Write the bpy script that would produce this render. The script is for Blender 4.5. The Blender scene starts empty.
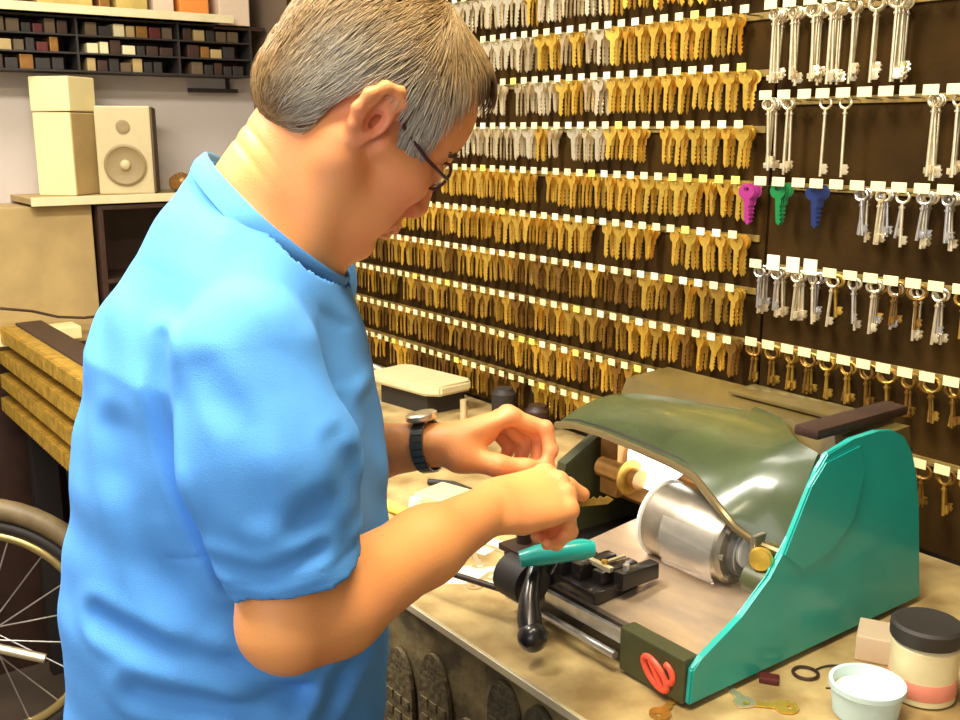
import bpy, bmesh, math, random
import numpy as np
from mathutils import Vector, Matrix, Euler
random.seed(7); rng = np.random.default_rng(7)
sc = bpy.context.scene; COL = sc.collection
PI = math.pi

# ------------------------------------------------------------------ materials
def mat(name, col, rough=.5, metal=0., noise=0., scale=20., bump=0., bscale=60., col2=None, emit=None, estr=0., trans=0., coat=0., sss=0., alpha=1., stretch=None, thr=None):
    m = bpy.data.materials.new(name); m.use_nodes = True
    nt = m.node_tree; b = nt.nodes['Principled BSDF']
    b.inputs['Base Color'].default_value = (*col, 1); b.inputs['Roughness'].default_value = rough
    b.inputs['Metallic'].default_value = metal
    if trans: b.inputs['Transmission Weight'].default_value = trans
    if coat: b.inputs['Coat Weight'].default_value = coat; b.inputs['Coat Roughness'].default_value = .12
    if sss:
        b.inputs['Subsurface Weight'].default_value = sss; b.inputs['Subsurface Radius'].default_value = (.02, .008, .004); b.inputs['Subsurface Scale'].default_value = .3
    if alpha < 1: b.inputs['Alpha'].default_value = alpha
    if emit: b.inputs['Emission Color'].default_value = (*emit, 1); b.inputs['Emission Strength'].default_value = estr
    tc = nt.nodes.new('ShaderNodeTexCoord'); src = tc.outputs['Object']
    if stretch:
        mp = nt.nodes.new('ShaderNodeMapping'); mp.inputs['Scale'].default_value = stretch
        nt.links.new(src, mp.inputs['Vector']); src = mp.outputs['Vector']
    if noise or col2:
        n = nt.nodes.new('ShaderNodeTexNoise'); n.inputs['Scale'].default_value = scale; n.inputs['Detail'].default_value = 5
        nt.links.new(src, n.inputs['Vector'])
        r = nt.nodes.new('ShaderNodeValToRGB'); lo, hi = thr or (.3, .7)
        c2 = col2 or tuple(c * (1 - noise) for c in col)
        r.color_ramp.elements[0].position = lo; r.color_ramp.elements[1].position = hi
        r.color_ramp.elements[0].color = (*c2, 1); r.color_ramp.elements[1].color = (*col, 1)
        nt.links.new(n.outputs['Fac'], r.inputs['Fac']); nt.links.new(r.outputs['Color'], b.inputs['Base Color'])
    if bump:
        n2 = nt.nodes.new('ShaderNodeTexNoise'); n2.inputs['Scale'].default_value = bscale; n2.inputs['Detail'].default_value = 4
        nt.links.new(src, n2.inputs['Vector'])
        bp = nt.nodes.new('ShaderNodeBump'); bp.inputs['Strength'].default_value = bump; bp.inputs['Distance'].default_value = .004
        nt.links.new(n2.outputs['Fac'], bp.inputs['Height']); nt.links.new(bp.outputs['Normal'], b.inputs['Normal'])
    return m
def attr_mat(name, rough=.5, sss=0., bump=0., bscale=200., aniso=0.):
    m = mat(name, (1, 1, 1), rough, sss=sss, bump=bump, bscale=bscale); nt = m.node_tree
    a = nt.nodes.new('ShaderNodeAttribute'); a.attribute_name = 'tint'
    nt.links.new(a.outputs['Color'], nt.nodes['Principled BSDF'].inputs['Base Color']); return m
M = dict(
 board=mat('board_brown', (.050, .024, .003), .9, noise=.5, scale=9, bump=.3),
 rail=mat('rail_olive', (.30, .20, .05), .45, noise=.4, scale=30),
 tag=mat('tag_cream', (.86, .80, .46), .5), tagw=mat('tag_white', (.90, .86, .66), .5), tagy=mat('tag_yellow', (.92, .85, .18), .5),
 hook=mat('hook_steel', (.65, .6, .45), .3, .9),
 brass=mat('brass', (1, .66, .11), .3, .75, noise=.25, scale=90), brass2=mat('brass_dull', (.62, .38, .07), .38, .7, noise=.3, scale=90),
 bronze=mat('bronze_dark', (.36, .19, .04), .4, .7, noise=.4, scale=90),
 nickel=mat('nickel', (.98, .86, .60), .28, .75, noise=.15, scale=90), brassrow=mat('brass_rows', (.75, .46, .07), .4, .55, noise=.45, scale=40), khakirub=mat('khaki_rubber', (.17, .13, .06), .65, col2=(.07, .05, .025), scale=70, bump=.6, bscale=130), gunmetal=mat('gunmetal', (.16, .16, .15), .35, .8), steel=mat('steel', (.72, .70, .68), .3, .85, noise=.2, scale=60),
 magenta=mat('anodised_magenta', (.42, .03, .24), .4, .3), green=mat('anodised_green', (.012, .24, .06), .4, .3), blue=mat('anodised_blue', (.015, .035, .17), .4, .3),
 wallw=mat('plaster_offwhite', (.62, .55, .50), .8, noise=.1, scale=4, bump=.1), wallb=mat('plaster_brown', (.16, .11, .07), .8),  # the back wall is plain dark brown, the left wall off-white
 floor=mat('floor_dark', (.10, .07, .05), .6, noise=.4, scale=5), ceil=mat('ceiling_white', (.8, .78, .72), .8),
 top=mat('worktop_tan', (.62, .47, .22), .42, col2=(.30, .20, .08), scale=14, bump=.15, bscale=40, thr=(.35, .68)),
 trim=mat('trim_aluminium', (.85, .78, .55), .35, .6), front=mat('front_khaki', (.24, .18, .08), .55, col2=(.10, .075, .04), scale=22, bump=.5, bscale=60, thr=(.4, .6)),
 teal=mat('enamel_teal', (.008, .40, .36), .33, noise=.15, scale=14, coat=.3), hood=mat('hood_smoked_green', (.06, .085, .032), .27, noise=.4, scale=10, coat=.4),
 rim=mat('rim_bronze', (.20, .15, .07), .3, .5), plate=mat('plate_steel_warm', (.66, .50, .33), .34, .55, col2=(.45, .34, .27), scale=11, stretch=(1, 3, 1)),
 black=mat('black_metal', (.015, .012, .012), .32, .2, coat=.4), blackm=mat('black_matte', (.025, .02, .018), .6), darkbr=mat('dark_brown', (.05, .022, .014), .5, noise=.4),
 drum=mat('drum_steel', (.40, .35, .28), .35, .75, noise=.3, scale=40), shield=mat('shield_clear', (.92, .93, .92), .12, trans=.85, alpha=.45),
 face=mat('plate_dark_green', (.07, .075, .03), .4, noise=.3), red=mat('emblem_red', (.85, .10, .05), .4),
 white=mat('plastic_white', (.88, .86, .80), .4), lamp=mat('lamp_diffuser', (1, 1, 1), .5, emit=(1, .97, .9), estr=4.5),
 cream=mat('plastic_cream', (.80, .70, .42), .38, noise=.12, scale=20), creamw=mat('cream_paint', (.95, .82, .42), .5, noise=.12, scale=8),
 khaki=mat('khaki_side', (.48, .34, .14), .6, noise=.2, scale=12), speaker=mat('speaker_cream', (.60, .50, .27), .5, noise=.1), cone=mat('speaker_cone', (.30, .22, .10), .6), coned=mat('speaker_dark', (.12, .08, .04), .7),
 paleblue=mat('tub_pale_blue', (.62, .82, .86), .35, trans=.15), paste=mat('tub_white', (.85, .83, .70), .45), pink=mat('label_pink', (.80, .28, .20), .5),
 yellow=mat('plastic_yellow', (.93, .82, .12), .4), orange=mat('box_orange', (.80, .28, .05), .5), gold=mat('box_gold', (.72, .52, .14), .45, noise=.3, scale=25), beige=mat('box_beige', (.75, .58, .42), .5),
 olive=mat('cover_olive', (.17, .12, .035), .3, noise=.4, scale=12, coat=.3), wine=mat('box_wine', (.10, .012, .012), .5), tyre=mat('tyre_tan', (.24, .17, .08), .5, noise=.4, scale=20), rimw=mat('rim_gold', (.50, .38, .15), .3, .7),
 amber=mat('amber_brown', (.42, .20, .05), .35, .4, noise=.4, scale=30), rubber=mat('rubber_grey', (.075, .06, .03), .7, col2=(.03, .024, .012), scale=60, bump=.7, bscale=120),
 trousers=mat('denim_dark', (.05, .06, .10), .8, bump=.2), shoe=mat('shoe_brown', (.05, .03, .02), .5),
 lens=mat('lens_clear', (.9, .92, .92), .05, trans=.9, alpha=.3), frame=mat('glasses_frame', (.06, .02, .03), .3),
 eye=mat('eye_white', (.85, .8, .75), .15, coat=.5), iris=mat('iris', (.12, .10, .07), .2),
)
SKIN = attr_mat('skin', .48, sss=.12, bump=.12, bscale=420)
HAIR = attr_mat('hair', .42)
M['board'].node_tree.nodes['Principled BSDF'].inputs['Specular IOR Level'].default_value = .15
# ------------------------------------------------------------------ scene-graph helpers
def tag(o, label=None, cat=None, group=None, kind=None):
    if label: o['label'] = label
    if cat: o['category'] = cat
    if group: o['group'] = group
    if kind: o['kind'] = kind
    return o
def empty(name, loc, rz=0., label=None, cat=None, group=None):
    o = bpy.data.objects.new(name, None); COL.objects.link(o); o.location = loc; o.rotation_euler = (0, 0, rz)
    o.empty_display_size = .05
    return tag(o, label, cat, group)
def obj(name, bm, m, parent=None, smooth=False, loc=None, rot=None, mats=None):
    me = bpy.data.meshes.new(name); bmesh.ops.recalc_face_normals(bm, faces=bm.faces[:]); bm.to_mesh(me); bm.free()
    for mm in (mats or [m]): me.materials.append(mm)
    if smooth:
        for p in me.polygons: p.use_smooth = True
        try: me.set_sharp_from_angle(angle=math.radians(38))
        except Exception: pass
    o = bpy.data.objects.new(name, me); COL.objects.link(o)
    if parent is not None: o.parent = parent
    if loc is not None: o.location = loc
    if rot is not None: o.rotation_euler = rot
    return o
def B(): return bmesh.new()
def box(bm, a, b, bev=0., mi=0, mtx=None):
    c = [(a[i] + b[i]) / 2 for i in range(3)]; s = [abs(b[i] - a[i]) for i in range(3)]
    r = bmesh.ops.create_cube(bm, size=1, matrix=(mtx or Matrix()) @ Matrix.Translation(c) @ Matrix.Diagonal((*s, 1)))
    vs = r['verts']
    if bev > 0:
        es = list({e for v in vs for e in v.link_edges})
        q = bmesh.ops.bevel(bm, geom=es, offset=min(bev, min(s) * .45), segments=2, affect='EDGES', profile=.6)
        if mi:
            for f in q['faces']: f.material_index = mi
    if mi:
        for v in vs:
            if v.is_valid:
                for f in v.link_faces: f.material_index = mi
    return bm
def cyl(bm, a, b, r, r2=None, seg=16, mi=0):
    a = Vector(a); b = Vector(b); d = b - a; q = d.to_track_quat('Z', 'Y').to_matrix().to_4x4()
    k = bmesh.ops.create_cone(bm, cap_ends=True, segments=seg, radius1=r, radius2=r if r2 is None else r2, depth=d.length, matrix=Matrix.Translation((a + b) / 2) @ q)
    if mi:
        for v in k['verts']:
            for f in v.link_faces: f.material_index = mi
    return bm
def ball(bm, c, r, s=(1, 1, 1), seg=16):
    bmesh.ops.create_uvsphere(bm, u_segments=seg, v_segments=max(6, seg // 2), radius=r, matrix=Matrix.Translation(c) @ Matrix.Diagonal((*s, 1))); return bm
def tube(bm, pts, r, seg=10, closed=False, rad=None):
    pts = [Vector(p) for p in pts]; n = len(pts); rings = []; up = Vector((0, 0, 1))
    for i, p in enumerate(pts):
        if closed: t = pts[(i + 1) % n] - pts[i - 1]
        else: t = pts[min(i + 1, n - 1)] - pts[max(i - 1, 0)]
        t.normalize()
        if i == 0:
            u = t.cross(up)
            if u.length < 1e-3: u = t.cross(Vector((1, 0, 0)))
        else: u = u - t * u.dot(t)
        u.normalize(); w = t.cross(u); rr = rad[i] if rad else r
        rings.append([bm.verts.new(p + (u * math.cos(a) + w * math.sin(a)) * rr) for a in [2 * PI * k / seg for k in range(seg)]])
    m = n if closed else n - 1
    for i in range(m):
        A, Bb = rings[i], rings[(i + 1) % n]
        for k in range(seg): bm.faces.new((A[k], A[(k + 1) % seg], Bb[(k + 1) % seg], Bb[k]))
    if not closed: bm.faces.new(rings[0][::-1]); bm.faces.new(rings[-1])
    return bm
def lathe(bm, prof, c=(0, 0, 0), seg=32, axis=None):
    mt = Matrix.Translation(c) @ (axis or Matrix())
    rings = []
    for r, z in prof: rings.append([bm.verts.new(mt @ Vector((r * math.cos(2 * PI * k / seg), r * math.sin(2 * PI * k / seg), z))) for k in range(seg)])
    for i in range(len(rings) - 1):
        for k in range(seg): bm.faces.new((rings[i][k], rings[i][(k + 1) % seg], rings[i + 1][(k + 1) % seg], rings[i + 1][k]))
    bm.faces.new(rings[0][::-1]); bm.faces.new(rings[-1]); return bm
def prism(bm, poly, lo, hi, axis):
    """extrude polygon given in the two other axes along axis"""
    def v(p, t):
        q = list(p); q.insert(axis, t); return bm.verts.new(q)
    A = [v(p, lo) for p in poly]; Bv = [v(p, hi) for p in poly]; n = len(poly)
    bm.faces.new(A); bm.faces.new(Bv[::-1])
    for i in range(n): bm.faces.new((A[i], A[(i + 1) % n], Bv[(i + 1) % n], Bv[i]))
    return bm
def copy_tree(o, parent=None, kids=None):
    c = o.copy(); COL.objects.link(c)
    if parent: c.parent = parent
    for ch in [k for k in bpy.data.objects if k.parent == o]: copy_tree(ch, c)
    return c

# ------------------------------------------------------------------ the room
def struct(name, bm, m): return tag(obj(name, bm, m), kind='structure')
XL, YB = -3.3, 1.5
struct('floor', box(B(), (XL - .1, -2.5, -.05), (1.6, YB + .1, 0)), M['floor'])
struct('ceiling', box(B(), (XL - .1, -2.5, 2.7), (1.6, YB + .1, 2.75)), M['ceil'])
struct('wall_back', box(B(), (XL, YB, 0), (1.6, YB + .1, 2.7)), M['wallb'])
struct('wall_left', box(B(), (XL - .1, -2.5, 0), (XL, YB + .1, 2.7)), M['wallw'])

# ------------------------------------------------------------------ key boards
o = obj('key_board', box(B(), (-3.0, 1.485, .925), (-1.16, YB - .0005, 2.1), .002), M['board']); tag(o, 'large dark brown board carrying the close rows of small brass keys', 'board')
o = obj('key_board', box(B(), (-1.155, 1.485, .925), (.35, YB - .0005, 2.1), .002), M['board']); tag(o, 'dark brown board at right with wide spaced rows of long silver keys', 'board')

ROWW = ['topmost', 'second', 'third', 'fourth', 'fifth', 'sixth', 'seventh', 'eighth', 'ninth', 'tenth', 'eleventh']
def hook_bm():
    b = B(); tube(b, [(0, 0, 0), (0, -.036, 0), (0, -.042, .001), (0, -.046, .005)], .0014, 6); return b
HK = obj('hook', hook_bm(), M['hook']); HKM = HK.data; bpy.data.objects.remove(HK)
def tagmesh(w, h, m):
    o = obj('tag', box(B(), (-w / 2, -.0475, .002), (w / 2, -.046, .002 + h), .0006), m); d = o.data; bpy.data.objects.remove(o); return d
TG = {k: tagmesh(.0185, .0135, M[k]) for k in ('tag', 'tagw', 'tagy')}; TGR = tagmesh(.025, .015, M['tag']); TGB = tagmesh(.026, .026, M['tagw'])
def rail(x0, x1, z, xs, tags, label):
    t = empty('key_rail', ((x0 + x1) / 2, 1.4845, z), 0, label, 'key rail')
    cx = (x0 + x1) / 2
    obj('rail_bar', box(B(), (x0 - cx, -.004, -.006), (x1 - cx, 0, .006), .001), M['rail'], t)
    for x, tm in zip(xs, tags):
        hk = bpy.data.objects.new('hook', HKM); COL.objects.link(hk); hk.parent = t; hk.location = (x - cx, -.003, 0)
        if tm: tg = bpy.data.objects.new('price_tag', tm); COL.objects.link(tg); tg.parent = hk
    return t
# key meshes; the origin is the middle of the hole, the key hangs in the XZ plane
def key_bm(w=.022, bowh=.024, L=.055, hole=.0042, style=0, th=.0021):
    b = B(); n = 20; out = []; inn = []; cz = -.004
    for k in range(n):
        a = 2 * PI * k / n + PI / 2
        if style == 0: rx, rz = w / 2, bowh / 2
        elif style == 1:
            s = max(abs(math.cos(a)), abs(math.sin(a))) ** .55; rx, rz = w / 2 / s * .93, bowh / 2 / s * .93
        else:
            s = 1 - .13 * math.cos(3 * (a - PI / 2)); rx, rz = w / 2 * s * 1.05, bowh / 2 * s * 1.05
        out.append((rx * math.cos(a), cz + rz * math.sin(a))); inn.append((hole * math.cos(a) * 1.1, hole * math.sin(a) * .9))
    for y, sg in ((-th / 2, 1), (th / 2, -1)):
        O = [b.verts.new((x, y, z)) for x, z in out]; I = [b.verts.new((x, y, z)) for x, z in inn]
        for k in range(n):
            f = (O[k], O[(k + 1) % n], I[(k + 1) % n], I[k]); b.faces.new(f if sg > 0 else f[::-1])
        if sg > 0: O0, I0 = O, I
    for k in range(n):
        b.faces.new((O0[k], O[k], O[(k + 1) % n], O0[(k + 1) % n])); b.faces.new((I0[k], I0[(k + 1) % n], I[(k + 1) % n], I[k]))
    bw = .0048; zt = cz - bowh / 2 + .002; zs = L - .012
    pts = [(-bw, zt), (-bw, -zs + .004), (0, -zs - .003)]
    for i in range(9): pts.append((bw * (.35 if i % 2 else 1.0) + (.0004 * (i % 3)), -zs + .004 + i * (zs + zt - .012) / 9))
    pts += [(bw * 1.2, zt - .006), (bw * 1.2, zt)]
    prism(b, [(x, z) for x, z in pts], -th * .42, th * .42, 1)
    return b
def long_bm(L=.115, ring=.0105, bit=.016, th=.0035, double=False):
    b = B()
    tube(b, [(math.cos(a) * ring, 0, math.sin(a) * ring * .82 - .003) for a in [2 * PI * k / 18 for k in range(18)]], .0022, 6, True)
    zr = -.003 - ring * .82
    cyl(b, (0, 0, zr + .001), (0, 0, -L), .0026, seg=10)
    cyl(b, (0, 0, zr - .006), (0, 0, zr - .009), .0042, seg=10)
    box(b, (0, -.0011, -L + .004), (bit * .72, .0011, -L + .004 + bit), .0004); box(b, (-.001, -.0012, -L + .007), (bit * .85, .0012, -L + .010)); box(b, (-.001, -.0012, -L + .014), (bit * .85, .0012, -L + .0165))
    if double: box(b, (-bit * .6, -.0011, -L + .004), (0, .0011, -L + .013), .0004)
    return b
def mesh_of(bm, m, smooth=False):
    o = obj('tmp', bm, m, smooth=smooth); d = o.data; bpy.data.objects.remove(o); return d
KM = {}
for mn in ('brass', 'brass2', 'bronze', 'nickel', 'magenta', 'green', 'blue'):
    KM[mn] = [mesh_of(key_bm(.026, .025, .070, style=0), M[mn]), mesh_of(key_bm(.027, .023, .072, style=1), M[mn]), mesh_of(key_bm(.025, .028, .066, style=2), M[mn]), mesh_of(key_bm(.028, .028, .074, style=0), M[mn])]
    for l in KM[mn]: l.name = 'key_' + mn
LM = [mesh_of(long_bm(.118), M['nickel'], True), mesh_of(long_bm(.108, .012), M['nickel'], True), mesh_of(long_bm(.112, .0095, .013, double=True), M['nickel'], True)]
SM = [mesh_of(long_bm(.078, .010, .013), M['nickel'], True), mesh_of(long_bm(.066, .010, .012), M['steel'], True)]
BM_ = [mesh_of(long_bm(.06, .0135, .012), M['bronze'], True), mesh_of(long_bm(.062, .0125, .013), M['brass2'], True)]

def hang(mesh, name, x, y, z, label, cat, group, rz=None, ry=None, rx=None):
    k = bpy.data.objects.new(name, mesh); COL.objects.link(k); k.location = (x, y, z - .0025)
    k.rotation_euler = (rx or 0, ry if ry is not None else random.uniform(-.09, .09), rz if rz is not None else random.uniform(-.5, .5))
    return tag(k, label, cat, group)
# left board: ten close rows
SP = .0368; flat = []
for r in range(10):
    z = 1.865 - .0945 * r + (.0 if r == 0 else 0)
    xs = [-1.192 - SP * i for i in range(42)]
    tags = [TG['tagy'] if (r == 4 and i < 5) or random.random() < .06 else TG['tagw'] if random.random() < .25 else TG['tag'] for i in range(42)]
    if r == 10: xs = xs[8:]; tags = tags[8:]
    rail(-2.76, -1.17, z, xs, tags, f'{ROWW[r]} of the close spaced rails of hooks on the left key board')
    nk = 1 if r == 10 else 3
    for i, x in enumerate(xs):
        if random.random() < .05: continue
        m0 = 'nickel' if (r <= 3 and i > 9 and random.random() < .75) else ('brass' if r <= 5 or random.random() < .45 else 'brass2')
        if r >= 6 and random.random() < .3: m0 = 'bronze'
        v = random.randrange(4)
        for j in range(nk):
            vis = (r >= 1)
            flat.append((j, Vector((x, 1.447 + .011 * j, z)), m0, v, r))
flat = [k for k in flat if k[4] < 10 or k[1].x < -1.45]
cam0 = Vector((0, 0, 1.58))
def score(k):
    p = k[1]; hidden = p.x / p.y < -1.62 and p.z > 1.36      # behind the head from the photograph's side
    return (k[0] * 1.15 + (p - cam0).length + (1.5 if hidden else 0) + (2 if k[4] == 0 else 0) + (.8 if p.z < 1.05 and p.x > -1.45 else 0))
flat.sort(key=score)
col_n = {'brass': 'brass', 'brass2': 'dull brass', 'bronze': 'dark bronze', 'nickel': 'silver'}
for j, p, m0, v, r in flat[:296]:
    hang(KM[m0][v], 'key_blank', p.x, p.y, p.z, f'small {col_n[m0]} key on the {ROWW[r]} close spaced rail of the left board', 'key', f'{col_n[m0]} keys on close spaced rail {ROWW[r]}')
# the rest of the small keys, one object
vs, fs, mi, ml = [], [], [], ['brass', 'brass2', 'bronze', 'nickel']; off = 0
for j, p, m0, v, r in flat[296:]:
    me = KM[m0][v]; mt = Matrix.Translation(p - Vector((0, 0, .0025))) @ Euler((0, random.uniform(-.1, .1), random.uniform(-.5, .5))).to_matrix().to_4x4()
    vs += [tuple(mt @ q.co) for q in me.vertices]; fs += [tuple(off + a for a in f.vertices) for f in me.polygons]; mi += [ml.index(m0)] * len(me.polygons); off += len(me.vertices)
me = bpy.data.meshes.new('key_blanks'); me.from_pydata(vs, [], fs); [me.materials.append(M[a]) for a in ml]; me.polygons.foreach_set('material_index', mi)
o = bpy.data.objects.new('key_blanks', me); COL.objects.link(o); tag(o, 'mass of small brass and silver keys hanging behind and beyond the front ones on the left board', 'keys', kind='stuff')

# right board: five wide rows
RX = [-1.1384, -1.1014, -1.0616, -1.0271, -.99, -.9524, -.9162, -.8812, -.8443, -.808, -.77, -.733, -.696]
RZ = [1.772, 1.628, 1.487, 1.346, 1.2085, 1.072]
RN = ['top', 'second', 'middle', 'fourth', 'fifth', 'lowest']
for r, z in enumerate(RZ):
    tags = [TGR] * len(RX)
    if r == 3: tags = [TGR, TGB, TGB, TGB] + [TGR] * 9
    rail(-1.152, -.66, z, RX, tags, f'{RN[r]} of the wide spaced rails of hooks on the right key board')
ORD = ['first', 'second', 'third', 'fourth', 'fifth', 'sixth', 'seventh', 'eighth', 'ninth', 'tenth', 'eleventh', 'twelfth', 'thirteenth']
def bunch(r, c, meshes, n, name, what, spread=.006, rzs=.55, tilt=.05):
    for j in range(n):
        hang(random.choice(meshes), name, RX[c] + random.uniform(-spread, spread) * .3, 1.4425 + .0045 * j + .003, RZ[r],
             f'{what} bunched on {ORD[c]} hook of the {RN[r]} right board rail', 'key', f'{what}s, {RN[r]} rail hook {ORD[c]}',
             rz=random.uniform(-rzs, rzs), ry=random.uniform(-tilt, tilt) + (j - n / 2) * spread * 1.6)
for c, n in ((0, 6), (1, 5), (2, 6), (3, 6), (4, 4), (5, 3), (6, 7)): bunch(0, c, LM, n, 'mortice_key', 'long silver mortice key')
for c, n in ((0, 5), (1, 0), (3, 1), (4, 1), (8, 4), (9, 3)):
    if n == 1: bunch(1, c, LM[:1], 1, 'mortice_key', 'single long silver mortice key', rzs=.2, tilt=.02)
    elif n: bunch(1, c, LM, n, 'mortice_key', 'long silver mortice key')
bunch(1, 1, LM, 3, 'mortice_key', 'long silver mortice key')
for cx_, mn, cn, n in ((-1.172, 'magenta', 'magenta', 4), (-1.106, 'green', 'green', 4), (-1.035, 'blue', 'dark blue', 4)):
    for j in range(n):
        k_ = hang(KM[mn][3], 'coloured_key', cx_ + .001 * (j - 1.5), 1.4425 + .006 * j, RZ[2] - .004 * (cx_ < -1.15), f'{cn} coloured key bunched on the middle right board rail', 'key', f'{cn} coloured keys', rz=random.uniform(.35, .75), ry=(j - 1.5) * .05); k_.scale = (.95, 1, .95)
for c, n in ((5, 5), (6, 4), (7, 2), (8, 5), (9, 5), (10, 3)): bunch(2, c, SM, n, 'lever_key', 'short silver lever key', tilt=.12)
for c, n in ((0, 6), (1, 6), (2, 6), (3, 5), (4, 3), (5, 2), (6, 4), (7, 4), (8, 4), (9, 4), (10, 4)): bunch(3, c, (SM if c < 4 or c in (5, 9) else SM + BM_), n, 'lever_key', 'short silvery lever key' if c < 4 or c in (5, 9) else 'mixed metal lever key', tilt=.1)
for c in range(12): bunch(4, c, BM_, 3, 'ring_key', 'dull bronze ring topped key', tilt=.12)
for c in (9, 10, 11): bunch(5, c, BM_, 2, 'ring_key', 'dull bronze ring topped key', tilt=.12)

# ------------------------------------------------------------------ the counter
ct = empty('counter', (-1.4, .73, 0), 0, 'long tan topped service counter along the key wall with metal edge trim and khaki front', 'counter')
def loc(o, t):  # place world-space mesh under an unrotated empty
    o.location = (-t.location.x, -t.location.y, -t.location.z); return o
loc(obj('worktop', box(B(), (-3.05, .729, .903), (.35, 1.484, .92), .002), M['top'], ct), ct)
loc(obj('edge_trim', box(B(), (-3.05, .723, .910), (.35, .729, .9208), .001), M['trim'], ct), ct)
loc(obj('front_panel', box(B(), (-3.05, .735, .001), (.35, .76, .903)), M['front'], ct), ct)
loc(obj('carcass', box(B(), (-3.04, .76, .001), (.34, 1.48, .903)), M['darkbr'], ct), ct)
# hanging rubber sheets on the front
def sheet_bm(w, h):
    b = B(); pts = [(-w / 2, -h), (w / 2, -h), (w / 2, -h * .30)]
    pts += [(w / 2 * math.cos(a), -h * .30 + h * .28 * math.sin(a)) for a in [PI * k / 10 for k in range(1, 10)]] + [(-w / 2, -h * .30)]
    prism(b, pts, -.003, .003, 1)
    for k in range(6):      # moulded tread bars
        z = -h * .35 - k * h * .105
        for s in (-1, 0, 1): box(b, (s * w * .3 - w * .11, -.005, z), (s * w * .3 + w * .11, -.003, z + h * .05), .0005)
    return b
for i, (x, lab) in enumerate(((-.935, 'left one'), (-.862, 'middle one'), (-.789, 'right one'))):
    o = obj('rubber_sole_sheet', sheet_bm(.066, .2), M['rubber'], loc=(x, .7285, .900), rot=(0, .05 * (i - 1), 0)); tag(o, f'dark patterned rubber sheet hanging on the counter front, {lab} of three', 'rubber sheet', 'rubber sheets on the counter front')
for i, x in enumerate((-1.095, -1.185, -1.01)):
    o = obj('rubber_sole_sheet', sheet_bm(.075, .26), M['khakirub'], loc=(x, .7285, .87 - .03 * i), rot=(0, .05 * (i - 1), 0)); tag(o, 'khaki mottled rubber sheet low on the counter front beside his shirt, ' + ('middle', 'leftmost', 'rightmost')[i] + ' of three', 'rubber sheet', 'khaki sheets on the counter front')
# ------------------------------------------------------------------ the key cutting machine
mc = empty('key_cutting_machine', (-.95, 1.05, .92), 0, 'teal and dark green key cutting machine with drum and clamps standing on the counter', 'key cutting machine')
def mo(name, bm, m, smooth=False, parent=None, label=None):
    o = obj(name, bm, m, parent or mc, smooth)
    if parent is None: loc(o, mc)
    if label: o['label'] = label
    return o
# teal side cheek (front low, back high)
prof = [(.835, .928), (.838, .972), (.853, .982), (.92, 1.014), (.972, 1.05), (1.006, 1.094), (1.05, 1.172), (1.068, 1.190), (1.12, 1.199), (1.175, 1.200), (1.21, 1.195), (1.24, 1.180), (1.262, 1.155), (1.278, 1.12), (1.29, 1.07), (1.318, .928)]
b = B(); prism(b, prof, -.7285, -.72, 0); bmesh.ops.bevel(b, geom=[e for e in b.edges], offset=.002, segments=2, affect='EDGES')
side = mo('side_panel', b, M['teal'], False, label='teal enamelled side panel')
prof2 = [(.99, 1.075), (1.035, 1.155), (1.062, 1.181), (1.135, 1.190), (1.15, 1.15), (1.135, 1.09), (1.09, 1.055), (1.03, 1.045)]
b = B(); prism(b, prof2, -.724, -.7175, 0); bmesh.ops.bevel(b, geom=[e for e in b.edges], offset=.002, segments=2, affect='EDGES')
mo('reflection_pad', b, M['teal'], False, label='raised teal pad standing for the hood reflection on the side panel')  # added pad, stands for the hood's reflection on the teal panel
b = B(); prism(b, [(1.02, .94), (1.04, 1.06), (1.24, 1.16), (1.30, .94)], -1.195, -1.175, 0); mo('side_panel', b, M['face'], True, label='dark left side panel')
b = B(); box(b, (-1.19, 1.0, .928), (-.7285, 1.29, .94), .002); box(b, (-1.19, 1.285, .94), (-.742, 1.30, 1.15), .002); mo('base', b, M['black'])
for x in (-1.02, -.78):
    for y in (.90, 1.26): b = B(); cyl(b, (x, y, .9202), (x, y, .929), .014); mo('foot', b, M['blackm'])
# sloping steel bed, front low
b = B(); prism(b, [(.858, .929), (.858, .975), (1.12, 1.005), (1.28, 1.01), (1.28, .929)], -1.05, -.7285, 0); mo('bed', b, M['plate'])
b = B(); prism(b, [(1.12, 1.0), (1.22, 1.02), (1.26, 1.14), (1.25, 1.14), (1.20, 1.03), (1.11, 1.01)], -1.17, -.729, 0); mo('back_liner', b, M['amber'])
# dark front plate, emblem
b = B(); box(b, (-.835, .833, .925), (-.7285, .858, .982), .003); fp = mo('front_plate', b, M['face'])
b = B()
EM = lambda u, v: (-.772 + 1.0 * u + .42 * v, .8315, .9475 - .66 * u + .95 * v)
tube(b, [EM(.019 * math.cos(a), .0105 * math.sin(a)) for a in [math.radians(12 * k) for k in range(0, 30)]], .0042, 8, True)
tube(b, [EM(.011 + .0095 * math.cos(a), .0155 + .0095 * math.sin(a)) for a in [math.radians(-80 + 12 * k) for k in range(0, 18)]], .0038, 8)
tube(b, [EM(-.012, .006), EM(0, .001), EM(.014, -.006)], .004, 8)
mo('emblem', b, M['red'], True, parent=fp, label='red looped emblem')
b = B(); box(b, (-1.05, .845, .932), (-.835, .862, .968), .002); mo('front_rail', b, M['black'], True)
b = B(); box(b, (-.985, .838, .955), (-.835, .8455, .972), .001); mo('scale_strip', b, M['steel'], label='bright steel strip')
b = B(); cyl(b, (-1.05, .826, .945), (-.835, .826, .945), .0055); mo('guide_bar', b, M['steel'], True)
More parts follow.
